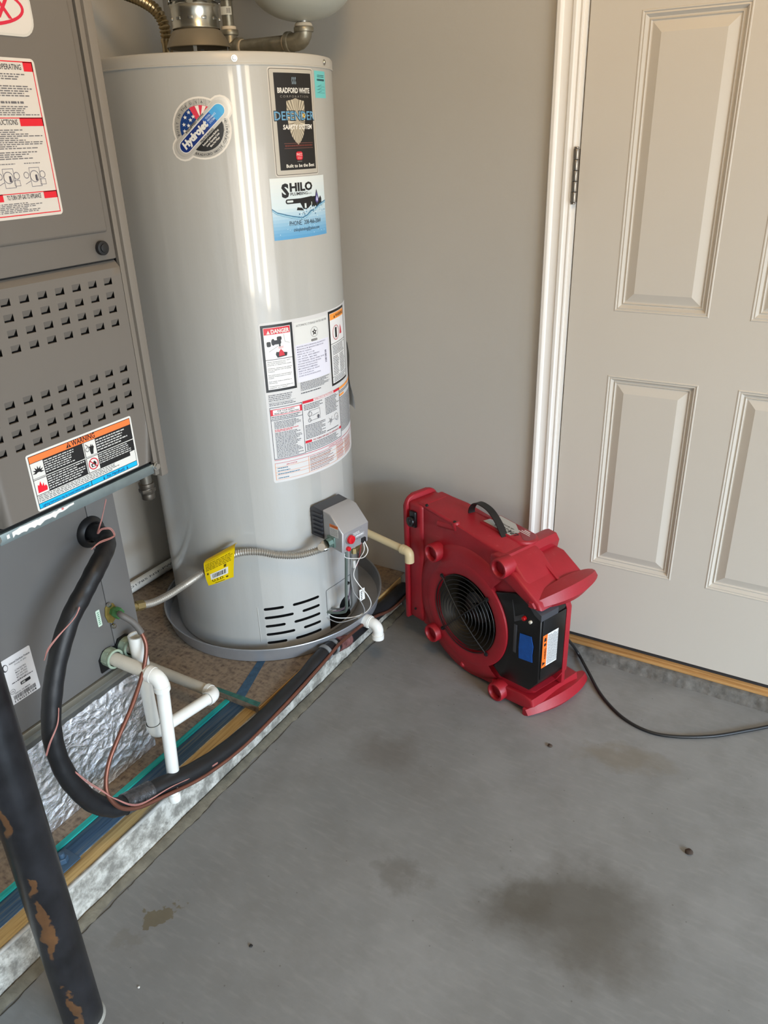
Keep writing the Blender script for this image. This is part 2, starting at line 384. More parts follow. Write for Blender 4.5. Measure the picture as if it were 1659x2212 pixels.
# ------------------------------------------------------------------ print on labels
_fc = bpy.data.curves.new('f', 'FONT'); _fo = bpy.data.objects.new('f', _fc)
_fc.resolution_u = 2; _tc = {}
def glyphs(txt, bold):
    k = (txt, bold)
    if k not in _tc:
        _fc.body = txt; _fc.offset = bold; _fc.size = 1
        me = _fo.to_mesh(); vs = [v.co.copy() for v in me.vertices]; fs = [tuple(p.vertices) for p in me.polygons]
        _fo.to_mesh_clear(); _tc[k] = (vs, fs)
    return _tc[k]
class Label:
    """flat print: shapes in label units (s right, t up) put on a surface by fn(s, t, lift)"""
    def __init__(s, fn, step=1e9, lift=.0002): s.fn = fn; s.step = step; s.L = lift; s.parts = []; s.layer = 0; s.Q = None
    def put(s, vs, fs, col):
        s.parts.append(([(v[0], v[1]) for v in vs], fs, col, s.layer))
    def poly(s, pts, col, mx=None):
        xs = [p[0] for p in pts]
        if s.step > 1e8 or max(xs) - min(xs) <= s.step: s.put(pts, [tuple(range(len(pts)))], col); return
        def clip(P_, x, keep):
            out = []
            for a, b_ in zip(P_, P_[1:] + P_[:1]):
                ia, ib = (a[0] >= x) == keep or a[0] == x, (b_[0] >= x) == keep or b_[0] == x
                if ia: out.append(a)
                if ia != ib: t = (x - a[0]) / (b_[0] - a[0]); out.append((x, a[1] + (b_[1] - a[1]) * t))
            return out
        n = int(math.ceil((max(xs) - min(xs)) / s.step)); x0 = min(xs); d = (max(xs) - x0) / n
        for k in range(n):
            q = clip(clip([tuple(p) for p in pts], x0 + k * d, True), x0 + (k + 1) * d, False)
            if len(q) > 2: s.put(q, [tuple(range(len(q)))], col)
    def rect(s, x0, y0, x1, y1, col):
        n = max(1, int(math.ceil(abs(x1 - x0) / s.step))); vs = []; fs = []
        for i in range(n + 1):
            x = x0 + (x1 - x0) * i / n; vs += [(x, y0), (x, y1)]
        for i in range(n): fs.append((2 * i, 2 * i + 2, 2 * i + 3, 2 * i + 1))
        s.put(vs, fs, col)
    def frame(s, x0, y0, x1, y1, w, col):
        s.rect(x0, y0, x1, y0 + w, col); s.rect(x0, y1 - w, x1, y1, col); s.rect(x0, y0 + w, x0 + w, y1 - w, col); s.rect(x1 - w, y0 + w, x1, y1 - w, col)
    def rrect(s, x0, y0, x1, y1, r, col):
        pts = []
        for cx, cy, a in ((x1 - r, y1 - r, 0), (x0 + r, y1 - r, 90), (x0 + r, y0 + r, 180), (x1 - r, y0 + r, 270)):
            for k in range(5): t = math.radians(a + k * 22.5); pts.append((cx + r * math.cos(t), cy + r * math.sin(t)))
        # strips so that the shape can follow a curved surface
        if s.step > 1e8: s.poly(pts, col); return
        s.rect(x0 + r, y0, x1 - r, y1, col); s.rect(x0, y0 + r, x0 + r, y1 - r, col); s.rect(x1 - r, y0 + r, x1, y1 - r, col)
        for q, (cx, cy) in enumerate(((x1 - r, y1 - r), (x0 + r, y1 - r), (x0 + r, y0 + r), (x1 - r, y0 + r))):
            s.poly([(cx, cy)] + [(cx + r * math.cos(math.radians(q * 90 + k * 22.5)), cy + r * math.sin(math.radians(q * 90 + k * 22.5))) for k in range(5)], col)
    def disc(s, cx, cy, rx, ry, col, n=24, a0=0, a1=360):
        pts = [(cx + rx * math.cos(math.radians(a0 + (a1 - a0) * k / n)), cy + ry * math.sin(math.radians(a0 + (a1 - a0) * k / n))) for k in range(n if a1 - a0 >= 360 else n + 1)]
        s.poly(pts, col)
    def ring(s, cx, cy, r, w, col, n=24, ry=None):
        ry = ry or r; vs = []; fs = []
        for k in range(n):
            a = 2 * pi * k / n; vs += [(cx + r * math.cos(a), cy + ry * math.sin(a)), (cx + (r - w) * math.cos(a), cy + (ry - w) * math.sin(a))]
        for k in range(n): a = 2 * k; b = 2 * ((k + 1) % n); fs.append((a, b, b + 1, a + 1))
        s.put(vs, fs, col)
    def line(s, x0, y0, x1, y1, w, col):
        d = Vector((x1 - x0, y1 - y0)).normalized() * w / 2
        n = max(1, int(math.ceil(math.hypot(x1 - x0, y1 - y0) / s.step))); vs = []; fs = []
        for i in range(n + 1):
            x = x0 + (x1 - x0) * i / n; y = y0 + (y1 - y0) * i / n; vs += [(x - d.y, y + d.x), (x + d.y, y - d.x)]
        for i in range(n): fs.append((2 * i, 2 * i + 2, 2 * i + 3, 2 * i + 1))
        s.put(vs, fs, col)
    def text(s, txt, x0, x1, y, h, col, bold=0., rot=0., shear=0., align='fit'):
        """cap height h, from x0 to x1 along the baseline (rot about (x0,y))"""
        vs, fs = glyphs(txt, bold)
        if not vs: return
        a = min(v.x for v in vs); b = max(v.x for v in vs); sy = h / .70
        sx = (x1 - x0) / (b - a) if align == 'fit' else sy
        if align == 'l': sx = min(sy, (x1 - x0) / (b - a))
        ca, sa = math.cos(rot), math.sin(rot); out = []
        for v in vs:
            px = (v.x - a) * sx + v.y * sy * shear; py = v.y * sy
            out.append((x0 + px * ca - py * sa, y + px * sa + py * ca))
        s.put(out, fs, col)
    def para(s, x0, y0, x1, y1, n, col, fill=.5, rag=.3, ww=None):
        """rows of print too small to read"""
        dy = (y1 - y0) / n; ww = ww or (x1 - x0) / 7
        for i in range(n):
            y = y1 - (i + 1) * dy + dy * (1 - fill) / 2; x = x0; e = x1 - random.random() * rag * (x1 - x0)
            while x < e:
                w = min(ww * random.uniform(.25, 1.0), e - x)
                if w > ww * .15: s.rect(x, y, x + w, y + dy * fill, col)
                x += w + ww * .16
    def arc_text(s, txt, cx, cy, r, a0, a1, h, col, bold=0.):
        n = len(txt)
        for i, ch in enumerate(txt):
            if ch == ' ': continue
            a = math.radians(a0 + (a1 - a0) * (i + .5) / n); rr = r; sgn = 1 if a1 < a0 else -1
            rot = a - pi / 2 * sgn
            vs, fs = glyphs(ch, bold); k = h / .70; ca, sa = math.cos(rot), math.sin(rot)
            mx = (min(v.x for v in vs) + max(v.x for v in vs)) / 2; out = []
            ox, oy = cx + rr * math.cos(a), cy + rr * math.sin(a)
            for v in vs:
                px = (v.x - mx) * k; py = v.y * k; out.append((ox + px * ca - py * sa, oy + px * sa + py * ca))
            s.put(out, fs, col)
    def build(s, name, parent=None):
        cols = []; vs = []; fs = []; mi = []
        for v, f, c, ly in s.parts:
            if c not in cols: cols.append(c)
            b = len(vs); vs += [s.fn(x, y, s.L * (1 + ly)) for x, y in v]
            for q in f: fs.append(tuple(b + i for i in q)); mi.append(cols.index(c))
        me = bpy.data.meshes.new(name); me.from_pydata([tuple(v) for v in vs], [], fs)
        for c in cols: me.materials.append(ink(c) if not isinstance(c[0], tuple) else ink(c[0], c[1], c[2]))
        me.polygons.foreach_set('material_index', mi); me.update()
        o = bpy.data.objects.new(name, me); C.objects.link(o)
        if parent: o.parent = parent
        return o
BK = (22, 22, 24); WH = (222, 222, 218); RD = (212, 26, 44); GY = (110, 110, 112); OR = (255, 124, 62); CY = (0, 178, 236)
SILV = ((196, 194, 188), .3, .2)

# ================================================================== THE ROOM
def sbox(name, m, *a, bev=0.):
    return struct(B().box(*a, bev=bev).obj(name, m))
sbox('floor', 'floor', -1.34, 8.0, -6.1, 0.1, -.06, 0)
sbox('ceiling', 'ceil', -1.34, 4.7, -6.1, .1, 2.45, 2.55)
M['wall_l'] = mat('primed_drywall', (200, 197, 190), .6, 0, .04, 3, .1, 80)
sbox('wall_left', 'wall_l', -1.34, -1.24, -6.1, .1, 0, 2.45)
sbox('wall_rear', 'wall', -1.24, 4.7, -6.1, -6.0, 0, 2.45)
b = B(); b.box(-1.24, -.012, 0, .1, 0, 2.45); b.box(.762, 4.7, 0, .1, 0, 2.45); b.box(-.012, .762, 0, .1, 2.04, 2.45)
struct(b.obj('wall_front', 'wall'))
b = B(); b.box(4.6, 4.7, -1.0, 0, 0, 2.45); b.box(4.6, 4.7, -6.0, -5.6, 0, 2.45); b.box(4.6, 4.7, -5.6, -1.0, 2.15, 2.45)
struct(b.obj('wall_right', 'wall'))

# door leaf with moulded panels
PX = [(.1109, .3304), (.4190, .6385)]; PZ = [(.3067, .85), (1.0097, 1.6352), (1.735, 1.945)]
def door_face():
    b = B(); xs = [0.0]; 
    for a, c in PX: xs += [a, c]
    xs.append(.7495); zs = [.061]
    for a, c in PZ: zs += [a, c]
    zs.append(2.03)
    for i in range(len(xs) - 1):
        for j in range(len(zs) - 1):
            if i % 2 == 1 and j % 2 == 1:
                x0, x1, z0, z1 = xs[i], xs[i + 1], zs[j], zs[j + 1]
                prof = [(0, 0), (.0015, .0012), (.0035, .0012), (.0055, -.0015), (.0085, -.0005), (.0145, -.0085), (.0165, -.0085), (.019, -.006), (.0215, -.0095), (.0235, -.0095), (.0437, -.0015)]
                if j == 3 + 2: pass
                loops = [[(x0 + o, -d, z0 + o), (x1 - o, -d, z0 + o), (x1 - o, -d, z1 - o), (x0 + o, -d, z1 - o)] for o, d in prof]
                for p, q in zip(loops, loops[1:]):
                    for k in range(4): b._add([p[k], p[(k + 1) % 4], q[(k + 1) % 4], q[k]], [(0, 1, 2, 3)], False)
                b._add(loops[-1], [(0, 1, 2, 3)], False)
            else:
                b._add([(xs[i], 0, zs[j]), (xs[i + 1], 0, zs[j]), (xs[i + 1], 0, zs[j + 1]), (xs[i], 0, zs[j + 1])], [(0, 1, 2, 3)], False)
    bmesh.ops.remove_doubles(b.bm, verts=b.bm.verts, dist=1e-5)
    x0, x1, z0, z1, y = 0, .7495, .061, 2.03, .044
    b._add([(x0, 0, z0), (x1, 0, z0), (x1, y, z0), (x0, y, z0)], [(0, 1, 2, 3)], False)
    b._add([(x0, 0, z1), (x1, 0, z1), (x1, y, z1), (x0, y, z1)], [(0, 1, 2, 3)], False)
    b._add([(x0, 0, z0), (x0, y, z0), (x0, y, z1), (x0, 0, z1)], [(0, 1, 2, 3)], False)
    b._add([(x1, 0, z0), (x1, y, z0), (x1, y, z1), (x1, 0, z1)], [(0, 1, 2, 3)], False)
    b._add([(x0, y, z0), (x1, y, z0), (x1, y, z1), (x0, y, z1)], [(0, 1, 2, 3)], False)
    return b
door = struct(door_face().obj('door_1', 'door', angle=12))
# moulded panel bounds as parts are one skin with the door; hinges and sweep are its own pieces
for k, zc in enumerate((1.315, 1.84, .31)):
    b = B(); x, y = -.0065, -.010
    for i in range(5):
        z0 = zc - .058 + i * .0232; b.cyl((x, y, z0 + .0005), (x, y, z0 + .0227), .0072, 16, bev=.0008)
    b.cyl((x, y, zc + .058), (x, y, zc + .062), .0055, 14, bev=.001); b.cyl((x, y, zc - .062), (x, y, zc - .058), .0055, 14, bev=.001)
    b.box(-.0105, -.0015, -.006, .03, zc - .057, zc + .057)
    b.obj('hinge', M['steel'] if False else mat('satin_nickel', (140, 132, 122), .35, .9), door)
B().box(.003, .746, .006, .040, .047, .0608).obj('door_sweep', 'darkgap', door)

# casing: colonial profile swept up the jamb
def casing(x0, sgn, z0, z1):
    prof = [(0, 0), (0, -.012), (.003, -.0165), (.010, -.0175), (.015, -.0155), (.018, -.0125), (.026, -.0105), (.036, -.0115), (.0385, -.0145), (.045, -.0150), (.0475, -.011), (.053, -.0085), (.0575, -.0105), (.0605, -.0095), (.0605, 0)]
    return B().prism([(x0 + sgn * p[0], p[1], z0) for p in prof], (0, 0, z0), (0, 0, z1))
struct(casing(-.0724, 1, .030, 2.05).obj('trim_1', 'white', angle=25))
struct(casing(.8224, -1, .030, 2.05).obj('trim_2', 'white', angle=25))
prof = [(0, 0), (0, -.012), (.003, -.0165), (.010, -.0175), (.018, -.0125), (.036, -.0115), (.045, -.0150), (.053, -.0085), (.0605, -.0095), (.0605, 0)]
struct(B().prism([(-.0724, p[1], 2.1105 - p[0]) for p in prof], (0, 0, 0), (.8948, 0, 0)).obj('trim_3', 'white', angle=25))
b = B(); b.box(-.0118, -.0035, -.003, .09, .045, 2.04); b.box(.7535, .7618, -.003, .09, .045, 2.04); struct(b.obj('trim_4', 'white'))
# wooden sill with two reeds, over the rough concrete curb
b = B(); b.box(-.075, .83, -.012, .06, .031, .040, bev=.002); b.box(-.075, .83, -.004, .06, .040, .047, bev=.002)
struct(b.obj('trim_5', 'oak'))
def rough_strip(p0, p1, w, z0, z1, n, out, amp=.004, seed=1):
    """curb along p0->p1 with uneven front face; out = outward unit vector"""
    p0 = Vector(p0); p1 = Vector(p1); out = Vector(out); b = B()
    def fn(u, v):
        # section: inner top, outer top, face, foot
        sec = [(-w, z1), (-.008, z1), (-.002, z1 - .004), (.000, z1 - .012), (.001, (z0 + z1) / 2), (.002, z0 + .008), (.006, z0 + .003), (.010, z0 - .002)]
        i = min(int(round(v * 7)), 7); o, z = sec[i]; P = p0.lerp(p1, u)
        nz = noise.noise(Vector((P.x * 22 + seed, P.y * 22, z * 30))) * amp + noise.noise(Vector((P.x * 70, P.y * 70 + seed, z * 60))) * amp * .5
        k = 0 if i == 0 else 1
        return P + out * (o + nz * k) + Vector((0, 0, z + (nz * .5 if i > 0 and i < 5 else 0)))
    b.grid(fn, n, 7); return b
struct(rough_strip((-.49, -.028, 0), (.90, -.028, 0), .03, 0, .031, 240, (0, -1, 0), .004).obj('door_curb', mat('curb_grey', (100, 97, 92), .8, 0, .35, 40, .8, 60), angle=60))
struct(rough_strip((-.492, -2.4, 0), (-.492, -.03, 0), .05, 0, .094, 420, (1, 0, 0), .0013, 5).obj('platform_curb', 'curb', angle=60))
# broken cement lip where slab meets the curb
b = B(); 
def lip(u, v):
    y = -2.4 + u * 2.36; n1 = noise.noise(Vector((y * 9, 3, 0))) * .006 + noise.noise(Vector((y * 45, 7, 0))) * .004
    x = -.486 + v * (.018 + n1 * 1.3); return Vector((x, y, .0125 * (1 - v ** 1.5) * (1 + n1 * 60 * .5) + .0002))
b.grid(lip, 360, 5); struct(b.obj('slab_lip', mat('slab_lip_concrete', (98, 92, 78), .85, 0, .3, 30, .8, 80), angle=60))

b = B()
pts = [(y, noise.noise(Vector((y * 14, 9, 0))) * .004 + noise.noise(Vector((y * 50, 4, 0))) * .002) for y in [-2.4 + .012 * k for k in range(197)]]
for (ya, da), (yb, db) in zip(pts, pts[1:]): b._add([(-.4670 + da, ya, .0006), (-.4650 + da * 1.5, ya, .0006), (-.4650 + db * 1.5, yb, .0006), (-.4670 + db, yb, .0006)], [(0, 1, 2, 3)])
bmesh.ops.remove_doubles(b.bm, verts=b.bm.verts, dist=1e-5); struct(b.obj('slab_joint', mat('joint_dirt', (66, 60, 50), .9)))
b = B(); b.tube([(-.4965 + noise.noise(Vector((y * 8, 2, 0))) * .0015, y, .0925 + noise.noise(Vector((y * 11, 6, 0))) * .0012) for y in [-2.4 + .02 * k for k in range(82)]], .0042, 10); struct(b.obj('curb_bead', mat('bead_grey', (168, 166, 160), .6, 0, .2, 30, .4, 60)))
# equipment platform: sill plank, subfloor board, raised board
pf = thing('equipment_platform', 'low wooden platform of strand board and blue stained plank under the heater and furnace', 'platform', (-.86, -1.2, 0))
def rel(o, root):
    o.parent = root; o.matrix_parent_inverse = Matrix.Identity(4); o.location = Vector(o.location) - Vector(root.location); return o
def P(bd, name, m, root, **k):
    """part built in world coordinates under an unrotated root"""
    bmesh.ops.translate(bd.bm, verts=bd.bm.verts, vec=-Vector(root.location)); return bd.obj(name, m, root, **k)
P(B().box(-.538, -.502, -2.4, -.76, .0, .0945, bev=.002), 'sill_plank', 'pine', pf)
P(B().box(-.588, -.539, -2.4, -.76, .0, .0955, bev=.002), 'sill_plank', 'blue', pf)['label'] = 'blue stained sill plank'
P(B().box(-1.238, -.6, -2.4, -.771, .0, .098), 'subfloor_board', 'osb', pf)
P(B().box(-.602, -.5885, -2.4, -.771, .090, .0986), 'painted_edge', 'teal', pf)['label'] = 'teal painted line along the board edge'
b = B(); b.box(-1.238, -.492, -.769, -.002, .0, .1135)
P(b, 'raised_board', 'osb', pf)
P(B().box(-.4918, -.488, -.769, -.035, .094, .1132, bev=.0008), 'board_cut_edge', 'osb_edge', pf)
# painted marks on the raised board: blue stripe, teal corner, round pencilled circle
def mark(name, pts, m, z):
    b = B(); b.prism([(x, y, z) for x, y in pts], (0, 0, 0), (0, 0, .0006)); return P(b, name, m, pf)
mark('paint_stripe', [(-.575, -.765), (-.545, -.765), (-.600, -.600), (-.618, -.612)], mat('blue_stain', (44, 74, 98), .7, 0, .3, 60), .1134)
mark('paint_corner', [(-.640, -.7685), (-.494, -.7685), (-.498, -.752), (-.640, -.757)], mat('teal_stain', (40, 92, 84), .7, 0, .35, 60), .1135)
for y in (-1.325, -2.0):
    b = B(); x = -.556; b.box(x - .024, x + .024, y - .024, y + .024, .0952, .0985, bev=.001)
    b.lathe([(0, .110), (.0095, .110), (.011, .1085), (.011, .0985)], (x, y, 0), seg=6); b.cyl((x, y, .108), (x, y, .121), .0058, 14, bev=.001)
    P(b, 'anchor_bolt', 'bluebolt', pf)

# ================================================================== FURNACE
FX = -.47; FY0, FY1 = -1.335, -.962
fu = thing('furnace', 'tall brown-grey gas furnace cabinet with louvred lower door beside the water heater', 'furnace', (-.85, -1.15, .82))
b = B(); b.box(-1.2, FX - .016, FY0, FY1, .852, 2.05)
P(b, 'cabinet', 'darksteel', fu)
# right front corner flange: folded channel standing proud
b = B(); b.box(FX - .018, FX + .001, -.9765, FY1 + .002, .836, 2.05, bev=.0012); b.box(FX - .018, FX - .006, -.986, -.9765, .84, 2.05)
P(b, 'corner_flange', 'flange', fu)
b = B(); b.box(FX - .018, FX - .012, -.9915, -.9855, .86, 2.05); P(b, 'door_gap', 'void', fu)
# upper door: raised tray
def tray(y0, y1, z0, z1, d0, d1, rim, bev=.006):
    b = B(); b.box(FX - .014, d0, y0, y1, z0, z1, bev=.0025)
    if d1: b.box(d0 - .006, d1, y0 + rim[0], y1 - rim[1], z0 + rim[2], z1 - rim[3], bev=bev, seg=3)
    return b
ud = P(tray(FY0 + .01, -.992, 1.2415, 2.04, FX - .004, FX, (.02, .010, .043, .02)), 'upper_door', 'darksteel', fu)
def PC(bd, name, m, root, par, **k):
    o = P(bd, name, m, root, **k); o.parent = par; return o
b = B(); b.cyl((FX - .004, -1.022, 1.262), (FX + .004, -1.022, 1.262), .0115, 24, bev=.0015); b.cyl((FX + .004, -1.022, 1.262), (FX + .0065, -1.022, 1.262), .007, 18, bev=.001)
PC(b, 'knob', 'rubber', fu, ud)['label'] = 'round black rubber knob'
for y, z in ((-1.061, 1.553), (-1.067, 1.535)):
    pass
# lower door with two banks of punched louvres
LY0, LY1, LZ0, LZ1 = -1.325, -.9895, .868, 1.2385
def lower_door():
    b = B(); f = FX
    cols = [-1.0228 - .0327 * k for k in range(9)]; rowsA = [1.2085 - .0231 * k for k in range(4)]; rowsB = [1.059 - .0231 * k for k in range(4)]
    hw, hh = .0083, .0058
    ys = sorted([LY0 + .012, LY1 - .003] + [c + s * hw for c in cols for s in (-1, 1)])
    zs = sorted([LZ0 + .006, 1.228] + [c + s * hh for c in rowsA + rowsB for s in (-1, 1)])
    holes = {(round(c, 4), round(r, 4)) for c in cols for r in rowsA + rowsB}
    def isH(y, z): return any(abs(y - c) < .004 and abs(z - r) < .003 for c, r in holes)
    for i in range(len(ys) - 1):
        for j in range(len(zs) - 1):
            ym, zm = (ys[i] + ys[i + 1]) / 2, (zs[j] + zs[j + 1]) / 2
            if not isH(ym, zm): b._add([(f, ys[i], zs[j]), (f, ys[i + 1], zs[j]), (f, ys[i + 1], zs[j + 1]), (f, ys[i], zs[j + 1])], [(0, 1, 2, 3)], False)
    for c in cols:
        for r in rowsA + rowsB:
            t = .0012
            # bent-in flap, hanging from the top edge, narrower at its foot
            b._add([(f, c - hw, r + hh), (f, c + hw, r + hh), (f - .0045, c + hw * .62, r - hh * .62), (f - .0045, c - hw * .97, r - hh * .62)], [(0, 1, 2, 3)], False)
            b._add([(f, c - hw, r - hh), (f, c + hw, r - hh), (f - .004, c + hw, r - hh), (f - .004, c - hw, r - hh)], [(0, 1, 2, 3)], False)
    y0, y1, z0, z1 = ys[0], ys[-1], zs[0], zs[-1]; e = .004
    for p, q in (((f, y0, z0), (f, y1, z0)), ((f, y1, z0), (f, y1, z1)), ((f, y0, z0), (f, y0, z1))):
        dy = -e if (p[1] == q[1] == y0) else (e if p[1] == q[1] else 0); dz = -e if p[2] == q[2] else 0
        b._add([p, q, (f - .012, q[1] + dy, q[2] + dz), (f - .012, p[1] + dy, p[2] + dz)], [(0, 1, 2, 3)], True)
    # sloped finger grip along the top edge
    b._add([(f, y0, z1), (f, y1, z1), (f - .014, y1 + .002, z1 + .012), (f - .014, y0, z1 + .012)], [(0, 1, 2, 3)], False)
    bmesh.ops.remove_doubles(b.bm, verts=b.bm.verts, dist=1e-5)
    return b
ld = P(lower_door(), 'lower_door', 'darksteel', fu, fix=False)
P(B().box(FX - .0155, FX - .012, LY0, LY1 + .0015, .86, 1.243), 'louvre_backing', 'void', fu)
# bottom bracket of galvanised angle with torn paper stuck on it
b = B(); b.box(FX - .012, FX - .004, -1.322, -.990, .8465, .865, bev=.0008); b.box(-.60, FX - .012, -1.322, -.965, .846, .8515)
br = P(b, 'bottom_rail', mat('zinc_rail', (132, 146, 148), .4, .55, .12, 30), fu)
random.seed(3); top = []; bot = []
for k in range(27):
    y = -1.309 + k * .0051; top.append((y, .8628 - (.002 if k < 3 else 0) + random.uniform(-.0012, .0008))); bot.append((y, .8505 + random.uniform(0, .0052) + (.004 if k > 18 else 0)))
L = Label(lambda s, t, l: Vector((FX - .004 + l, s, t)) - Vector(fu.location))
for k in range(26):
    if k in (1,): continue
    L.poly([bot[k], bot[k + 1], top[k + 1], top[k]], (226, 224, 222))
L.layer = 1; L.disc(-1.2, .861, .0025, .0018, (214, 110, 110)); o = L.build('torn_paper', fu); o.parent = br
for y, z in ((-.983, .8585), (-1.327, .859)):
    b = B(); b.cyl((FX - .006, y, z), (FX + .001, y, z), .0062, 6); b.cyl((FX - .006, y, z), (FX - .003, y, z), .0078, 20); P(b, 'hex_screw', 'steel', fu)
b = B(); b.cyl((-.482, -.962, 1.063), (-.482, -.957, 1.063), .006, 18, bev=.001); P(b, 'side_screw', 'steel', fu)

def plane(y0, z0, w, h, x, root):
    """label units 0..w (to the right, +y) and 0..h up, on a plane x=const"""
    return lambda s, t, l: Vector((x + l, y0 + s, z0 + t)) - Vector(root.location)
# logo plate, partly in the frame
L = Label(plane(-1.273, 1.556, 0, 0, FX + .0012, fu)); w, h = .200, .066
L.rrect(0, 0, w, h, .022, (196, 194, 188)); L.layer = 1; L.rrect(.003, .003, w - .003, h - .003, .020, (206, 202, 196))
L.layer = 2; L.ring(w / 2, h / 2 + .001, .087, .0046, (200, 34, 62), 48, .026)
L.layer = 3; L.text('LENNOX', .043, .1655, .0215, .0240, (200, 34, 62), .03)
lp = PC(B().prism([(FX, -1.273 + px, 1.556 + pz) for px, pz in [(w / 2 + sx * (w / 2 - .022) + .022 * math.cos(math.radians(a)), h / 2 + sz * (h / 2 - .022) + .022 * math.sin(math.radians(a))) for sx, sz, a0 in ((1, 1, 0), (-1, 1, 90), (-1, -1, 180), (1, -1, 270)) for a in range(a0, a0 + 91, 15)]], (0, 0, 0), (.0012, 0, 0)), 'logo_plate', mat('badge', (206, 202, 196), .35), fu, ud)
o = L.build('logo_print', fu); o.parent = ud
# operating instructions sticker
w, h = .236, .209
L = Label(plane(-1.085 - w, 1.3205, w, h, FX, fu))
L.rrect(0, 0, w, h, .006, (206, 201, 194)); L.layer = 1; L.frame(.004, .004, w - .004, h - .004, .0014, RD)
for t in (.1325, .0335): L.rect(.004, t, w - .004, t + .0012, RD)
L.rect(w - .020, h - .0165, w - .004, h - .0045, RD)
L.rect(w - .044, .1225, w - .004, .1335, RD); L.rect(w - .0285, .0245, w - .004, .0345, RD); L.rect(.004, .0245, w - .098, .0345, RD)
L.layer = 2
L.text('FOR YOUR SAFETY READ BEFORE OPERATING', w - .165, w - .024, h - .0148, .0068, (60, 58, 62), .01)
L.text('OPERATING INSTRUCTIONS', w - .135, w - .048, .1245, .0068, (60, 58, 62), .01)
L.text('TO TURN OFF GAS TO APPLIANCE', w - .092, w - .034, .0262, .0062, (50, 48, 54), .01)
random.seed(11)
for y0, y1, n in ((.181, .190, 2), (.160, .175, 4), (.150, .156, 1), (.136, .149, 4)): L.para(.008, y0, w - .008, y1, n + (n > 1), (104, 102, 106), .48, .12, .010)
for y0, y1, n in ((.0925, .119, 10), (.079, .090, 4)): L.para(.008, y0, w - .010, y1, n, (104, 102, 106), .48, .22, .010)
L.para(.008, .008, w - .026, .022, 6, (104, 102, 106), .48, .2, .010)
for cx in (w - .0825, w - .038):   # two gas valve line drawings
    L.para(cx - .014, .0725, cx + .016, .075, 1, (120, 118, 122), .5, .1, .006)
    L.frame(cx - .008, .042, cx + .010, .068, .0006, (96, 94, 110)); L.ring(cx, .056, .008, .0008, (96, 94, 110))
    L.ring(cx + .014, .058, .005, .0008, (96, 94, 110)); L.ring(cx - .014, .058, .0045, .0008, (96, 94, 110)); L.frame(cx + .008, .044, cx + .018, .052, .0006, (96, 94, 110))
    L.rect(cx + .001, .050, cx + .0045, .058, (70, 68, 80)); L.line(cx - .018, .046, cx - .008, .050, .0006, (96, 94, 110))
L.build('instruction_sticker', fu).parent = ud
# warning sticker under the louvres
w, h = .221, .0985
L = Label(plane(-1.2475, .8755, w, h, FX, fu)); L.rrect(0, 0, w, h, .004, WH); L.layer = 1
m = .0035; L.rect(m, m, w - m, h - m, BK)
L.layer = 2; L.rect(m + .001, .0835, w - m - .001, h - m - .001, OR)
L.rect(m + .001, m + .001, w - m - .001, .0125, CY); L.rect(m + .001, .0135, w - m - .001, .0268, WH)
cs = [m + .001, .0285, .111, .1115, .1355, w - m - .001]
L.rect(m + .001, .0565, cs[1], .0825, WH); L.rect(m + .001, .0278, cs[1], .0535, WH); L.rect(.1115, .0565, .1355, .0825, WH); L.rect(.1115, .0278, .1355, .0535, WH)
L.rect(m + .001, .0545, w - m, .0558, WH); L.rect(.1088, .0278, .1102, .0825, WH); L.rect(w - m - .0125, .0268, w - m - .001, .034, WH)
L.layer = 3; L.text('WARNING', .088, .137, .0853, .0088, BK, .02); L.poly([(.0765, .0853), (.0865, .0853), (.0815, .0942)], BK); L.layer = 4; L.text('!', .0806, .0824, .0862, .0055, OR, .03); L.layer = 3
L.rect(.1108, m + .001, .1122, .0125, BK)
L.text('Lighting instructions may be located behind this panel.', .010, .106, .0058, .0045, (10, 60, 110), .015); L.text('No Handhold', .146, .186, .0058, .0055, (10, 60, 110), .02)
for x in (.139, .193): L.rect(x - .0006, .0052, x + .0006, .0115, (10, 60, 110)); L.poly([(x - .002, .0078), (x + .002, .0078), (x, .0048)], (10, 60, 110))
random.seed(5)
T = (206, 206, 204)
L.para(.030, .0585, .106, .0815, 6, T, .45, .35, .009); L.para(.030, .0290, .106, .0535, 6, T, .45, .2, .009); L.para(.137, .0585, w - .006, .0815, 5, T, .45, .4, .009); L.para(.137, .0350, w - .006, .0535, 5, T, .45, .2, .009)
L.para(.006, .0148, .19, .0262, 4, (70, 70, 74), .4, .3, .009)
# pictograms: blast, flame, hand with arrow, no-flame
cx, cy = .0165, .0615; pts = []
for k in range(15):
    a = math.radians(200 - k * 220 / 14); r = (.0115 if k % 2 else .0058); pts.append((cx + r * math.cos(a), cy + .004 + r * math.sin(a) * .95))
for p, q in zip(pts, pts[1:]): L.poly([(cx, cy + .003), p, q], BK)
L.layer = 4; L.disc(cx, cy + .0005, .0048, .0035, WH); L.layer = 3
L.poly([(.008, .031), (.0255, .031), (.0265, .037), (.024, .041), (.0215, .039), (.0205, .046), (.0175, .0405), (.0155, .050), (.012, .043), (.0095, .045), (.0085, .039)], (228, 16, 44))
L.poly([(.1225, .0585), (.1275, .0585), (.129, .066), (.131, .071), (.1295, .072), (.1280, .076), (.1265, .072), (.125, .077), (.1235, .0725), (.1215, .0735), (.121, .066)], BK); L.line(.114, .079, .1225, .070, .0012, BK); L.ring(.1165, .069, .004, .001, BK)
L.poly([(.119, .0355), (.128, .0355), (.1295, .042), (.1255, .046), (.122, .042), (.118, .041)], BK)
L.layer = 4; L.ring(.1235, .041, .0105, .0018, (206, 30, 50)); L.line(.1160, .0485, .1310, .0335, .0018, (206, 30, 50)); L.disc(.1235, .0385, .003, .002, WH)
L.build('warning_sticker', fu).parent = ld

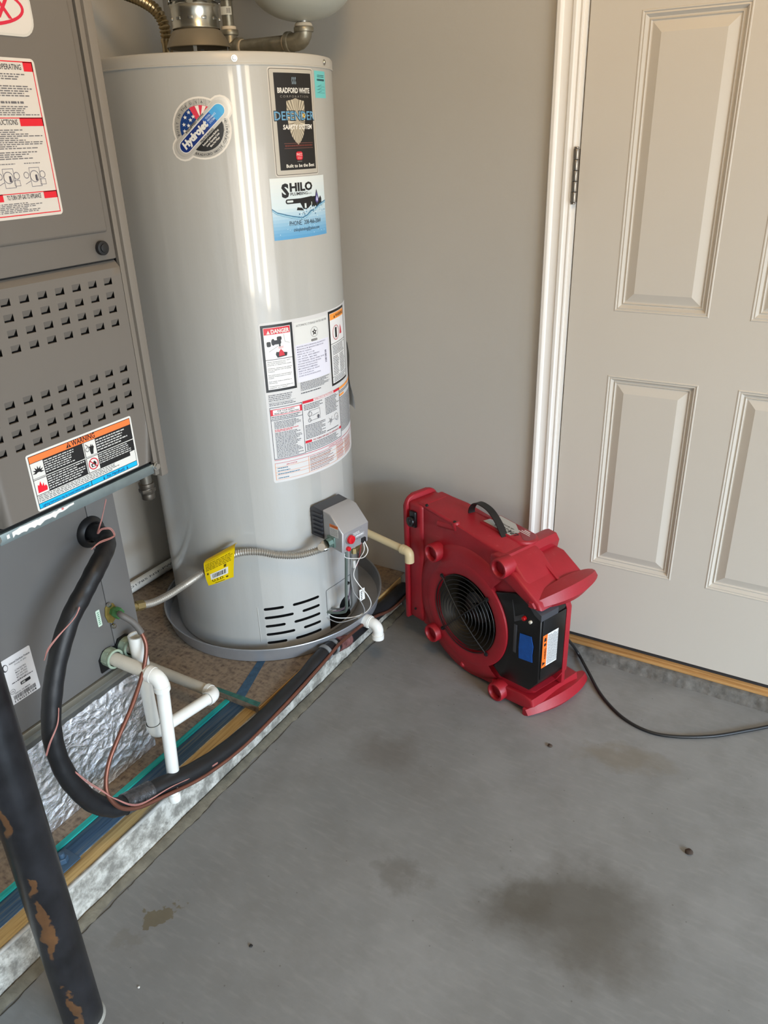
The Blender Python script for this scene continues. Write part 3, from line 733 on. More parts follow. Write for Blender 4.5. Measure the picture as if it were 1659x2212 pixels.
# ================================================================== COIL CABINET
CX = -.618
co = thing('coil_cabinet', 'dark grey evaporator coil cabinet below the furnace with a black hose entering it', 'cabinet', (-.9, -1.15, .38))
b = B(); b.box(-1.2, CX - .003, FY0 - .01, -.982, .386, .851); P(b, 'case', 'coil', co)
P(B().box(CX - .004, CX, -1.0505, -.9805, .388, .851, bev=.0008), 'side_panel', 'coil', co)
P(B().box(CX - .004, CX, FY0 - .01, -1.0525, .388, .851, bev=.0008), 'access_panel', 'coil', co)
b = B(); b.box(CX - .006, CX + .006, FY0 - .01, -1.0, .372, .3875, bev=.002); P(b, 'bottom_flange', mat('dull_zinc', (128, 124, 112), .45, .6), co)
b = B(); b.lathe([(.020, .010), (.024, .012), (.030, .008), (.033, .002), (.033, -.004)], (CX, -1.052, .7155), 'x', 36); b.cyl((CX - .002, -1.052, .7155), (CX + .0015, -1.052, .7155), .0245, 30)
P(b, 'grommet', 'rubber', co)
# black plastic drain plate
b = B(); b.prism([(CX, -1.100, .398), (CX, -1.0, .398), (CX, -1.0, .437), (CX, -1.022, .452), (CX, -1.044, .452), (CX, -1.052, .440), (CX, -1.085, .446), (CX, -1.100, .430)], (0, 0, 0), (.004, 0, 0)); P(b, 'drain_plate', 'bplastic', co)
for y, z, n in ((-1.0765, .428, 'a'), (-1.030, .4275, 'b')):
    b = B(); b.lathe([(.0165, 0), (.0205, 0), (.0205, .018), (.0215, .0185), (.0215, .022), (.0165, .022), (.0165, 0)], (CX + .004, y, z), 'x', 28)
    for k in range(6):
        a = k * pi / 3; b.cyl((CX + .0045, y + .0200 * math.cos(a), z + .0200 * math.sin(a)), (CX + .018, y + .0200 * math.cos(a), z + .0200 * math.sin(a)), .0018, 6)
    P(b, 'drain_socket', mat('greenish_socket', (150, 166, 146), .45, .1, .25, 60), co)
# brass flange and green nut of the liquid line
b = B(); y, z = -1.0455, .522
b.prism([(CX, y - .016, z - .002), (CX, y - .012, z - .020), (CX, y - .002, z - .027), (CX, y + .008, z - .020), (CX, y + .016, z), (CX, y + .010, z + .016), (CX, y - .002, z + .024), (CX, y - .012, z + .016)], (0, 0, 0), (.003, 0, 0), bev=.0005)
P(b, 'line_flange', mat('yellowed_brass', (150, 132, 70), .4, .7, .2, 60), co)
b = B(); b.lathe([(.0055, .026), (.0115, .026), (.0125, .024), (.0125, .012), (.0100, .010), (.0100, .003)], (CX, y + .004, z), 'x', 6); P(b, 'liquid_line_nut', 'greennut', co)['label'] = 'green stained hex nut'
for dy, dz in ((-.003, .0195), (-.002, -.034)):
    b = B(); b.lathe([(0, .0055), (.0045, .005), (.0058, .002), (.0058, 0)], (CX + .003, y + dy, z + dz), 'x', 14); P(b, 'screw', 'steel', co)
L = Label(plane(-1.0815, .5035, 0, 0, CX, co)); L.rrect(0, 0, .0105, .039, .002, (196, 214, 196)); L.layer = 1
for k in range(7): L.rect(.003, .005 + k * .0045, .0075, .0068 + k * .0045, (60, 120, 90))
L.build('part_tag', co)
w, h = .0565 + .03, .101
L = Label(plane(-1.238 - w, .4565, w, h, CX, co)); L.rrect(0, 0, w, h, .003, (214, 212, 212)); L.layer = 1
DK = (60, 60, 64); random.seed(8)
L.disc(.029, .083, .006, .008, DK); L.layer = 2; L.disc(.030, .083, .004, .006, (214, 212, 212)); L.layer = 1
L.text('Advanced Distributor Products', .038, .083, .0845, .0042, DK, .02); L.text('Grenada, MS 38901', .048, .074, .0785, .0032, DK)
for k, tx in enumerate(('LC34/36D9BG', 'MAX 300 PSI', '235-045 PSIG', 'MAX DESIGN PRESS', 'CIRCUIT 1')): L.text(tx, .046, .070, .066 - k * .0055, .0034, DK, .01)
L.para(.034, .0425, .082, .046, 1, DK, .5, .2); L.rrect(.050, .031, .072, .038, .002, BK); L.layer = 2; L.text('AHRI', .052, .060, .0325, .004, WH, .02); L.layer = 1
L.ring(.031, .028, .0055, .0008, DK); L.text('UL', .028, .034, .0262, .004, DK, .01)
L.text('SERIAL NUMBER', .034, .068, .0195, .003, DK, .01); x = .030
while x < .078:
    ww = random.choice((.0006, .001, .0015)); L.rect(x, .0085, x + ww, .0175, BK); x += ww + random.choice((.0006, .001))
L.text('116G23104', .030, .078, .0025, .0048, BK, .02)
L.build('rating_label', co)

# foil wrapped plenum under the coil
pl = thing('supply_plenum', 'crumpled silver foil wrapped duct box between the coil cabinet and the boards', 'duct', (-.9, -1.17, .098))
PX1 = -.638
def foil_face(axis):
    b = B()
    def amp(p, k): return (abs(noise.noise(p * 26)) * .0028 + abs(noise.noise(p * 60)) * .0016) * k
    if axis == 'x':
        def fn(u, v):
            y = FY0 - .02 + u * (-.984 - FY0 + .02); z = .099 + v * .243; p = Vector((0, y, z)); e = min(1, min(u, 1 - u) * 12) * min(1, min(v, 1 - v) * 8)
            return Vector((PX1 + amp(p, e) - (.012 * max(0, v - .9) * 10 * .4), y, z))
        b.grid(fn, 130, 90)
    else:
        def fn(u, v):
            x = -1.2 + u * (PX1 + 1.2); z = .099 + v * .243; p = Vector((x, 5, z)); e = min(1, min(u, 1 - u) * 30) * min(1, min(v, 1 - v) * 8)
            return Vector((x, -.984 + amp(p, e), z))
        b.grid(fn, 120, 60)
    return b
b = foil_face('x'); b2 = foil_face('y')
P(b, 'foil_front', 'foil', pl, angle=30); P(b2, 'foil_side', 'foil', pl, angle=30)
b = B(); b.box(-1.2, PX1 - .001, FY0 - .02, -.986, .0985, .342); P(b, 'duct_core', 'galv', pl)
b = B(); b.prism([(PX1 - .004, FY0 - .02, .341), (PX1 + .004, FY0 - .02, .341), (PX1 + .006, FY0 - .02, .352), (CX + .004, FY0 - .02, .3715), (CX - .02, FY0 - .02, .3715)], (0, FY0 - .02, 0), (0, -.984, 0)); P(b, 'tape_lip', mat('grey_foil_tape', (150, 148, 140), .4, .6, .15, 20, .3, 40), pl)

# ================================================================== WATER HEATER
HX, HY, HR = -.782, -.344, .277; HZ0, HZ1 = .118, 1.578
def hp(deg, z, dr=0.): a = math.radians(deg); return Vector((HX + (HR + dr) * math.cos(a), HY + (HR + dr) * math.sin(a), z))
wh = thing('water_heater', 'tall light grey enamel gas water heater standing in a round metal pan', 'water heater', (HX, HY, HZ0))
b = B(); b.lathe([(0, 0), (HR - .001, 0), (HR, .002), (HR, 1.554 - HZ0), (0, 1.554 - HZ0)], (0, 0, 0), 'z', 160)
bmesh.ops.remove_doubles(b.bm, verts=b.bm.verts, dist=1e-5)
body = b.obj('tank_jacket', 'tank', wh)
def slot_cut(bm, a0, a1, z, hh):
    n = 5; pts = []
    r = hh
    arc = math.degrees(hh / HR)
    for k in range(n): t = math.radians(90 + k * 180 / (n - 1)); pts.append((a0 + arc + arc * math.cos(t), z + hh * math.sin(t)))
    for k in range(n): t = math.radians(-90 + k * 180 / (n - 1)); pts.append((a1 - arc + arc * math.cos(t), z + hh * math.sin(t)))
    vi = []; vo = []
    for a, zz in pts:
        A = math.radians(a)
        vi.append(bm.verts.new(((HR - .045) * math.cos(A), (HR - .045) * math.sin(A), zz - HZ0))); vo.append(bm.verts.new(((HR + .01) * math.cos(A), (HR + .01) * math.sin(A), zz - HZ0)))
    m = len(pts); bm.faces.new(vi); bm.faces.new(vo[::-1])
    for k in range(m): bm.faces.new((vi[k], vi[(k + 1) % m], vo[(k + 1) % m], vo[k]))
cb = bmesh.new()
for k, z in enumerate((.2535, .2255, .198, .171, .1435)):
    slot_cut(cb, -53.6, -42.0 if k % 2 == 0 else -36.8, z, .0042)
    slot_cut(cb, -36.9 if k % 2 == 0 else -31.5, -20.0, z, .0042)
# burner opening: box at the foot and a half round above it
vi = []; vo = []
pts = [(-13.4, .128), (7.0, .128), (7.0, .176), (6.2, .190), (4.5, .198), (1.2, .2015), (-2.2, .197), (-4.2, .186), (-4.6, .178), (-13.4, .178)]
for a, z in pts:
    A = math.radians(a); vi.append(cb.verts.new(((HR - .07) * math.cos(A), (HR - .07) * math.sin(A), z - HZ0))); vo.append(cb.verts.new(((HR + .01) * math.cos(A), (HR + .01) * math.sin(A), z - HZ0)))
cb.faces.new(vi); cb.faces.new(vo[::-1])
for k in range(len(pts)): cb.faces.new((vi[k], vi[(k + 1) % len(pts)], vo[(k + 1) % len(pts)], vo[k]))
boolean(body, cb)
body.data.materials.append(M['void'])
for p in body.data.polygons:
    c = p.center
    if math.hypot(c.x, c.y) < HR - .0012 and .005 < c.z < .2: p.material_index = 1  # slot and opening walls coloured near black for the shade inside
# cap
b = B(); z = 1.553 - HZ0; b.lathe([(HR - .004, z), (HR + .0022, z + .0005), (HR + .0022, z + .003), (HR + .0012, z + .004), (HR + .0012, z + .020), (HR - .002, z + .0245), (HR - .008, z + .026), (.09, z + .027), (0, z + .027)], (0, 0, 0), 'z', 160); b.obj('top_cap', 'tankcap', wh)
for a in (-105.9, -39.6, 12.9, 80, 150):
    b = B(); p = hp(a, 1.565, .0012) - Vector((HX, HY, HZ0)); q = hp(a, 1.565, .0045) - Vector((HX, HY, HZ0)); b.cyl(p, q, .005, 12, r2=.0035); b.cyl(p, q - (q - p) * .6, .0062, 16); b.obj('cap_screw', 'steel', wh)
b = B(); A = -57
b.tube([hp(A, .15, .0002) - Vector((HX, HY, HZ0)), hp(A, .262, .0002) - Vector((HX, HY, HZ0))], .0011, 8); b.obj('jacket_seam', 'tank', wh)
# thin outline of the access door
b = B(); wo = Vector((HX, HY, HZ0))
pts = [hp(-14.9, z, .0002) - wo for z in (.180, .205, .235, .256)] + [hp(a, z, .0002) - wo for a, z in ((-14.6, .2605), (-12, .2625), (-6, .263), (0, .262), (5, .259), (9.5, .255))]
b.tube(pts, .0008, 6); b.obj('access_door_edge', mat('dark_seam', (60, 62, 64), .6), wh)
def cylmap(a0, z0):
    """s metres along the girth from angle a0, t metres up from z0"""
    return lambda s, t, l: hp(a0 + math.degrees(s / HR), z0 + t, l) - wo
def arcw(a0, a1): return math.radians(a1 - a0) * HR
# --- black badge with silver border
w, h = arcw(-25.5, 1.4), .2115
L = Label(cylmap(-25.5, 1.339), .008); L.rrect(0, 0, w, h, .006, (208, 204, 196)); L.layer = 1; L.rrect(.0022, .0022, w - .0022, h - .0022, .005, (104, 100, 94)); L.layer = 2
L.rrect(.0036, .0036, w - .0036, h - .0036, .004, ((196, 192, 182), .3, .2)); L.layer = 3
bx0, bx1, by0, by1 = .0135, w - .0105, .0125, h - .0105; L.rect(bx0, by0, bx1, by1, (28, 26, 26)); cx = (bx0 + bx1) / 2; L.layer = 4
for k in range(3):  # three waves over the name
    for j in range(6): L.line(cx - .005 + k * .0045 - .0015, .180 + j * .0022, cx - .005 + k * .0045 + (.0012 if j % 4 < 2 else -.0012), .182 + j * .0022, .0016, (130, 150, 164))
L.text('BRADFORD WHITE', .0205, w - .0175, .1635, .0095, WH, .035); L.text('C O R P O R A T I O N', .026, w - .023, .1545, .0042, (150, 146, 140), .0)
sh = [(-.0255, .148), (-.008, .151), (0, .1535), (.008, .151), (.0255, .148), (.0262, .122), (.0235, .098), (.017, .080), (.008, .069), (0, .0625), (-.008, .069), (-.017, .080), (-.0235, .098), (-.0262, .122)]
for i in range(len(sh)):
    p, q = sh[i], sh[(i + 1) % len(sh)]
    for k in range(4):
        u0, u1 = k / 4, (k + 1) / 4; A = (cx + p[0] + (q[0] - p[0]) * u0, p[1] + (q[1] - p[1]) * u0); Bq = (cx + p[0] + (q[0] - p[0]) * u1, p[1] + (q[1] - p[1]) * u1)
        L.poly([(cx, .108), A, Bq], ((206, 198, 178), .3, .2) if k % 2 else ((142, 134, 118), .35, .2))
L.layer = 5; L.text('DEFENDER', .0070, w - .0060, .1110, .0178, (20, 30, 42), .055); L.layer = 6; L.text('DEFENDER', .0080, w - .0070, .1115, .0168, (104, 160, 198), .012)
L.disc(.0895, .1197, .0030, .0044, (236, 190, 60)); L.layer = 7; L.disc(.0895, .1205, .0012, .0018, (60, 50, 30))
L.text('SAFETY SYSTEM', .027, w - .0185, .0935, .0088, (236, 234, 228), .03, shear=.1)
for t in (.0555, .0655): L.rect(.027, t, w - .018, t + .0007, (140, 92, 84))
L.para(.029, .0580, w - .020, .0640, 1, (104, 54, 48), .6, 0, .006)
L.rrect(cx - .0095, .032, cx + .0095, .049, .005, (206, 30, 52)); L.layer = 8; L.text('PHCC', cx - .008, cx + .008, .0405, .0052, (240, 200, 200), .03); L.text('GOLD', cx - .006, cx + .006, .0342, .0042, (240, 160, 160), .02); L.layer = 7
L.para(cx - .007, .0285, cx + .007, .030, 1, (170, 168, 160), .6, 0)
L.text('Built to be the Best', .0285, w - .0175, .0175, .0068, (240, 238, 230), .015)
L.build('brand_badge_sticker', wh)['label'] = 'black badge sticker with silver shield and border'
# --- small cyan inspection tag
w, h = arcw(2.7, 13.4), .053
L = Label(cylmap(2.7, 1.494), .006); L.rect(0, 0, w, h, (112, 204, 206)); L.layer = 1; random.seed(4)
L.para(.012, .040, w - .006, .046, 2, (40, 90, 96), .5, .2, .006); L.para(.010, .033, w - .004, .038, 1, (24, 60, 70), .8, .05, .007)
for t in (.010, .016, .022): L.rect(.008, t, w - .006, t + .0006, (60, 120, 124)); L.line(.014, t + .001, .030, t + .004, .0008, (40, 100, 116))
L.build('inspection_sticker', wh)['label'] = 'small cyan inspection sticker'
# --- plumber's sticker
w, h = arcw(-28.8, 5.4), .129
L = Label(cylmap(-28.8, 1.2075), .008); n = 18
def mixc(a, b_, f): return tuple(int(a[i] + (b_[i] - a[i]) * f) for i in range(3))
for k in range(n):
    f = k / (n - 1); c = mixc((92, 160, 208), (208, 226, 234), min(1, f * 1.9)) if f < .55 else mixc((208, 226, 234), (222, 230, 230), (f - .55) / .45)
    L.rect(0, h * k / n, w, h * (k + 1) / n, c)
L.layer = 1
L.text('S', .027, .0465, .0895, .0265, BK, .05); L.text('HILO', .049, .118, .1005, .0165, BK, .045); L.text('PLUMBING', .050, .101, .0915, .0062, BK, .02); L.text('LLC', .103, .114, .0915, .0035, BK)
# pipe wrench
L.rrect(.0355, .0745, .082, .0845, .005, BK); L.layer = 2; L.rrect(.039, .0775, .056, .0818, .002, (216, 228, 230)); L.layer = 1
L.poly([(.078, .0845), (.114, .087), (.114, .071), (.096, .060), (.084, .0615), (.076, .0745)], BK); L.poly([(.067, .066), (.080, .064), (.086, .058), (.064, .060)], BK)
L.poly([(.112, .086), (.136, .086), (.136, .076), (.146, .086), (.150, .080), (.150, .064), (.112, .064)], BK); L.layer = 2; L.rect(.0885, .063, .094, .073, (216, 228, 230)); L.rect(.111, .069, .113, .075, (216, 228, 230))
for s_, c in ((1.15, (38, 36, 62)), (.85, (92, 84, 150)), (.45, (204, 206, 236))):
    L.layer += 1; cx = .1315; L.disc(cx, .0785, .0068 * s_, .008 * s_, c, 14); L.poly([(cx - .006 * s_, .0815), (cx + .006 * s_, .0815), (cx, .0785 + .0195 * s_)], c)
L.layer = 2
# splash of water
ws = [(0, .066), (.012, .058), (.030, .053), (.050, .048), (.066, .045), (.080, .043), (.094, .047), (.108, .055), (.124, .060), (.142, .068), (w, .074)]
for p, q in zip(ws, ws[1:]):
    L.poly([(p[0], p[1] - .0045), (q[0], q[1] - .0045), (q[0], q[1] + .0015), (p[0], p[1] + .0015)], (52, 112, 150)); 
L.layer = 3
for p, q in zip(ws, ws[1:]): L.poly([(p[0], p[1] - .0042), (q[0], q[1] - .0038), (q[0], q[1] - .0005), (p[0], p[1] - .001)], (150, 196, 220))
random.seed(21)
for k in range(60):
    x = random.uniform(.07, w - .003); y = .035 + random.random() * .038 * (x / w) + .005; r = random.uniform(.0006, .0017); L.disc(x, y, r, r, random.choice(((40, 92, 130), (232, 244, 248), (86, 146, 186))), 6)
for k in range(16):
    x = random.uniform(.01, w - .01); y = random.uniform(.006, .036); L.disc(x, y, .0011, .0011, (190, 220, 236), 6)
L.layer = 4; L.text('PHONE:  208-466-2064', .0415, .1405, .0285, .0098, (44, 60, 80), .0); L.text('shiloplumbing@yahoo.com', .0515, .1345, .0155, .0070, (52, 72, 96), .0, align='fit')
L.build('plumber_sticker', wh)['label'] = 'pale blue square plumber sticker with black wrench'
# --- round jet sticker with slanted blue bar
cz = 1.439; ca = -56.3
L = Label(lambda s, t, l: hp(ca + math.degrees(s * 1.06 / HR), cz + t * 1.02, l) - wo, .008)
R = .0545; ang = math.radians(42); ux, uy = math.cos(ang), math.sin(ang)
def capsule(hl, r, col, off=0, lay=None):
    pts = []
    for sg in (1, -1):
        for k in range(9):
            t = ang + (-pi / 2 + pi * k / 8) + (0 if sg == 1 else pi); pts.append((sg * hl * ux + r * math.cos(t) - uy * off, sg * hl * uy + r * math.sin(t) + ux * off))
    n = len(pts) // 2
    # cut across so it follows the curve
    cen = [(-hl * ux + 2 * hl * ux * k / 10 - uy * off, -hl * uy + 2 * hl * uy * k / 10 + ux * off) for k in range(11)]
    for p, q in zip(cen, cen[1:]): L.poly([(p[0] + uy * r, p[1] - ux * r), (q[0] + uy * r, q[1] - ux * r), (q[0] - uy * r, q[1] + ux * r), (p[0] - uy * r, p[1] + ux * r)], col)
    L.poly(pts[:9], col); L.poly(pts[9:], col)
def fan(cx, cy, r, a0, a1, col, n=16):
    for k in range(n):
        t0 = math.radians(a0 + (a1 - a0) * k / n); t1 = math.radians(a0 + (a1 - a0) * (k + 1) / n); L.poly([(cx, cy), (cx + r * math.cos(t0), cy + r * math.sin(t0)), (cx + r * math.cos(t1), cy + r * math.sin(t1))], col)
fan(0, 0, R + .0035, 0, 360, (226, 222, 214), 36); capsule(.054, .0240, (226, 222, 214)); L.layer = 1
fan(0, 0, R, 42 - 90, 222 - 90 + 90 - 90, SILV, 18); fan(0, 0, R, 0, 360, ((178, 176, 170), .3, .2), 36); L.layer = 2
capsule(.054, .0205, ((206, 204, 198), .3, .2)); L.layer = 3
fan(0, 0, R - .012, 42, 222, (18, 58, 122), 18); fan(0, 0, R - .012, -138, 42, (24, 24, 26), 18); L.layer = 4
fan(0, 0, R - .012, 42, 118, (214, 54, 78), 12); L.layer = 5
for a0, a1 in ((52, 62), (72, 82), (92, 102)):
    t0, t1 = math.radians(a0), math.radians(a1); r = R - .0125; L.poly([(0, .018), (r * math.cos(t0), r * math.sin(t0)), (r * math.cos(t1), r * math.sin(t1))], (236, 226, 220))
def star(x, y, r, col):
    for k in range(5):
        a = pi / 2 + k * 2 * pi / 5; L.poly([(x, y), (x + r * .42 * math.cos(a - pi / 5), y + r * .42 * math.sin(a - pi / 5)), (x + r * math.cos(a), y + r * math.sin(a)), (x + r * .42 * math.cos(a + pi / 5), y + r * .42 * math.sin(a + pi / 5))], col)
for x, y in ((-.022, .030), (-.030, .021), (-.020, .016), (-.034, .008), (-.025, .006), (-.014, .022), (-.034, -.004)): star(x, y, .0042, WH)
L.layer = 6; capsule(.050, .0178, SILV); L.layer = 7; capsule(.049, .0125, (226, 226, 224)); L.layer = 8; capsule(.0485, .0112, (16, 46, 118)); L.layer = 9
for k in range(8): # bar brightens from navy to sky blue
    pass
c2 = (28, 104, 190); s0 = .012
L.poly([(s0 * ux + uy * .0112, s0 * uy - ux * .0112), (.0485 * ux + uy * .0112, .0485 * uy - ux * .0112), (.0485 * ux - uy * .0112, .0485 * uy + ux * .0112), (s0 * ux - uy * .0112, s0 * uy + ux * .0112)], (24, 84, 170))
fan(.0485 * ux, .0485 * uy, .0112, 42 - 90, 42 + 90, (60, 170, 226), 8); s0 = .032
L.layer = 10; L.poly([(s0 * ux + uy * .0112, s0 * uy - ux * .0112), (.0485 * ux + uy * .0112, .0485 * uy - ux * .0112), (.0485 * ux - uy * .0112, .0485 * uy + ux * .0112), (s0 * ux - uy * .0112, s0 * uy + ux * .0112)], (60, 160, 222)); L.layer = 11
sx, sy = -.052 * ux + uy * .0045, -.052 * uy - ux * .0045
L.text('Hydrojet', sx, sx + .0665, sy, .0125, WH, .06, rot=ang, shear=.15)
for k, tx in enumerate(('TOTAL', 'PERFORMANCE', 'SYSTEM')):
    s_ = .0185; o_ = .0045 - k * .0052; L.text(tx, s_ * ux - uy * o_, s_ * ux - uy * o_ + (.013, .022, .014)[k], s_ * uy + ux * o_, .0036, (190, 216, 240), .02, rot=ang)
o_ = .0142; L.text('EQUIPPED WITH', -.028 * ux - uy * o_, -.028 * ux - uy * o_ + .05, -.028 * uy + ux * o_, .0032, (40, 40, 44), .02, rot=ang)
o_ = -.0172; L.text('FEATURING', -.020 * ux - uy * o_, -.020 * ux - uy * o_ + .036, -.020 * uy + ux * o_, .0032, (40, 40, 44), .02, rot=ang)
for k, (tx, wd) in enumerate((('Reduced Sediment Build-up', .044), ('Lower Operating Costs', .036), ('More Hot Water', .026))):
    o_ = -.0245 - k * .0056; L.text(tx, -wd / 2 * ux - uy * o_, -wd / 2 * ux - uy * o_ + wd, -wd / 2 * uy + ux * o_, .0036, (232, 230, 226), .02, rot=ang)
L.layer = 3
L.arc_text('BUILT IN THE U.S.A.', 0, 0, R - .0085, 196, 74, .0045, (70, 70, 72), .01); L.arc_text('BRADFORD WHITE CORPORATION', 0, 0, R - .0035, -112, 20, .0045, (60, 60, 62), .01)
L.build('round_logo_sticker', wh)['label'] = 'round silver sticker crossed by a slanted blue bar'
# --- big data and safety label
A0, A1 = -40.6, 37.0; w, h = arcw(A0, A1), 1.0285 - .6235; Z0 = .6235
L = Label(cylmap(A0, Z0), .008); L.rrect(0, 0, w, h, .006, (214, 214, 214)); L.layer = 1
def sx_(a): return math.radians(a - A0) * HR
def sz_(z): return z - Z0
# danger panel
x0, x1, y0, y1 = sx_(-40.0), sx_(-23.4), sz_(.8615), sz_(1.0225); L.rect(x0, y0, x1, y1, BK); L.layer = 2; e = .0062; L.rect(x0 + e, y0 + e, x1 - e, y1 - e, (236, 236, 236)); L.layer = 3
L.rect(x0 + e + .001, y1 - e - .0165, x1 - e - .001, y1 - e - .001, (214, 28, 50)); L.rect(x0 + e, y0 + .078, x1 - e, y0 + .0792, BK); L.layer = 4
L.text('DANGER', x0 + .0245, x1 - .009, y1 - .0205, .0092, WH, .04); L.poly([(x0 + .0135, y1 - .0212), (x0 + .0225, y1 - .0212), (x0 + .018, y1 - .0125)], WH)
tx0 = x0 + .009
for k, tx in enumerate(('Water temperature over 125°F', 'can cause severe burns', 'instantly or death from scalds.', '', 'Children, disabled and elderly', 'are at highest risk of being', 'scalded.', '', 'See instruction manual before', 'setting temperature at water', 'heater.', '', 'Feel water before bathing or', 'showering.', '', 'Temperature limiting valves are', 'available, see manual.')):
    if tx: L.text(tx, tx0, tx0 + min(.062, .0021 * len(tx)), y0 + .0725 - k * .0039 - (k // 4) * .0003, .0022, (50, 50, 54), .008)
fx, fy = x0 + .012, y0 + .104   # tap pouring on a hand
L.rrect(fx, fy + .006, fx + .010, fy + .018, .003, BK); L.rrect(fx + .012, fy + .010, fx + .036, fy + .020, .003, BK); L.disc(fx + .016, fy + .016, .0045, .008, BK); L.rrect(fx + .026, fy + .019, fx + .038, fy + .028, .003, BK); L.rect(fx + .030, fy + .004, fx + .034, fy + .016, BK)
L.line(fx + .046, fy + .014, fx + .044, fy + .032, .0006, GY); L.line(fx + .046, fy + .014, fx + .058, fy + .010, .0006, GY); L.line(fx + .004, fy - .006, fx + .028, fy + .006, .0006, GY)
L.poly([(fx + .024, fy - .022), (fx + .048, fy - .020), (fx + .050, fy - .012), (fx + .040, fy - .010), (fx + .022, fy - .008), (fx + .020, fy - .014)], (24, 20, 22)); L.layer = 5; L.poly([(fx + .028, fy - .019), (fx + .043, fy - .018), (fx + .040, fy - .009), (fx + .034, fy - .002), (fx + .029, fy - .008)], (206, 30, 48)); L.text('HOT', fx + .029, fx + .041, fy - .001, .0052, (220, 70, 84)); L.layer = 3
random.seed(9); DG = (92, 92, 98)
L.para(x0 + .004, sz_(.838), x1 - .008, sz_(.8555), 4, DG, .45, .2, .008); L.rect(x0 + .003, sz_(.8355), x1 - .006, sz_(.8361), GY); L.para(x0 + .004, sz_(.826), x1 - .006, sz_(.834), 2, DG, .45, .2, .008)
# middle column
x0, x1 = sx_(-22.6), sx_(1.0); L.rect(x0, sz_(.965), x1 - .002, sz_(1.019), (222, 224, 222)); L.rect(x0, sz_(.873), x1 - .002, sz_(.965), (226, 226, 238)); L.layer = 4
L.text('AUTOMATIC STORAGE WATER HEATER', x0 + .006, x1 - .006, sz_(1.0085), .0050, (70, 70, 74)); cx, cy = (x0 + x1) / 2 + .004, sz_(.988)
L.ring(cx, cy, .0125, .0009, GY); L.layer = 5; star(cx, cy - .0005, .0092, BK); L.layer = 6; L.disc(cx, cy, .002, .002, WH); L.layer = 4; L.rrect(cx - .012, sz_(.9665), cx + .008, sz_(.9715), .002, (56, 56, 60)); L.layer = 5; L.text('AHRI CERTIFIED', cx - .010, cx + .006, sz_(.9677), .0026, WH, .01); L.layer = 4
for k, tx in enumerate(('BRADFORD WHITE CORPORATION  200 LAFAYETTE ST', 'MIDDLEVILLE, MI  MANUFACTURED IN USA', 'MODEL NO  RG250T6N', 'SERIAL NO  PK 11111 BR', 'CAP   50 GAL  INPUT 40000 BTU', 'GAS  NATURAL   MAX  PRESS', 'TEST PRESSURE  300 PSI  WORK 150 PSI', 'RECOVERY RATING 43 GAL PER HOUR', 'INTENDED FOR INSTALLATION', 'MIN CLEARANCE COMBUSTIBLE', 'SIDES 0 IN  REAR 0 IN  FRONT', 'TOP 12 IN FLUE 6 IN', 'CLOSET OR ALCOVE INSTALLATION')):
    L.text(tx, x0 + .004, x0 + .004 + min(.095, .0024 * len(tx)), sz_(.9585) - k * .0060, .0028, (54, 54, 92), .01)
L.para(x0 + .006, sz_(.850), x1 - .006, sz_(.872), 7, DG, .45, .25, .008); L.para(x0 + .006, sz_(.842), x1 - .03, sz_(.847), 1, DG, .5, .2, .008)
for k in range(9): L.rect(x1 - .020, sz_(.905) + k * .0035, x1 - .014, sz_(.9065) + k * .0035 + (k % 3) * .0005, (50, 50, 80))
# right warning column
x0, x1, y0, y1 = sx_(1.7), sx_(22.5), sz_(.835), sz_(1.0285) - .004; L.layer = 2; L.rect(x0, y0, x1, y1, BK); L.layer = 3; L.rect(x0 + .006, y0 + .006, x1 - .006, y1 - .006, (236, 236, 236)); L.layer = 4; L.rect(x0 + .007, y1 - .0225, x1 - .007, y1 - .007, (255, 158, 60)); L.layer = 5
L.text('WARNING', x0 + .036, x1 - .012, y1 - .019, .008, BK, .02); L.poly([(x0 + .026, y1 - .0195), (x0 + .034, y1 - .0195), (x0 + .030, y1 - .0115)], BK)
L.rrect(x0 + .030, y1 - .070, x0 + .040, y1 - .044, .003, BK); L.layer = 6; L.ring(x0 + .035, y1 - .057, .0185, .0016, (196, 60, 70)); L.poly([(x0 + .058, y1 - .066), (x0 + .072, y1 - .066), (x0 + .068, y1 - .050), (x0 + .064, y1 - .042), (x0 + .061, y1 - .054)], (206, 40, 56)); L.layer = 5
L.rect(x0 + .006, y1 - .083, x1 - .006, y1 - .0818, BK); L.para(x0 + .012, y1 - .112, x1 - .010, y1 - .086, 7, DG, .45, .2, .008); L.para(x0 + .012, y0 + .025, x0 + .045, y1 - .114, 12, DG, .45, .3, .008); L.para(x0 + .05, y0 + .025, x1 - .010, y1 - .114, 12, DG, .45, .3, .008); L.rect(x0 + .006, y0 + .0215, x1 - .006, y0 + .0226, BK); L.para(x0 + .012, y0 + .008, x1 - .010, y0 + .020, 3, DG, .45, .2, .008)
L.layer = 3
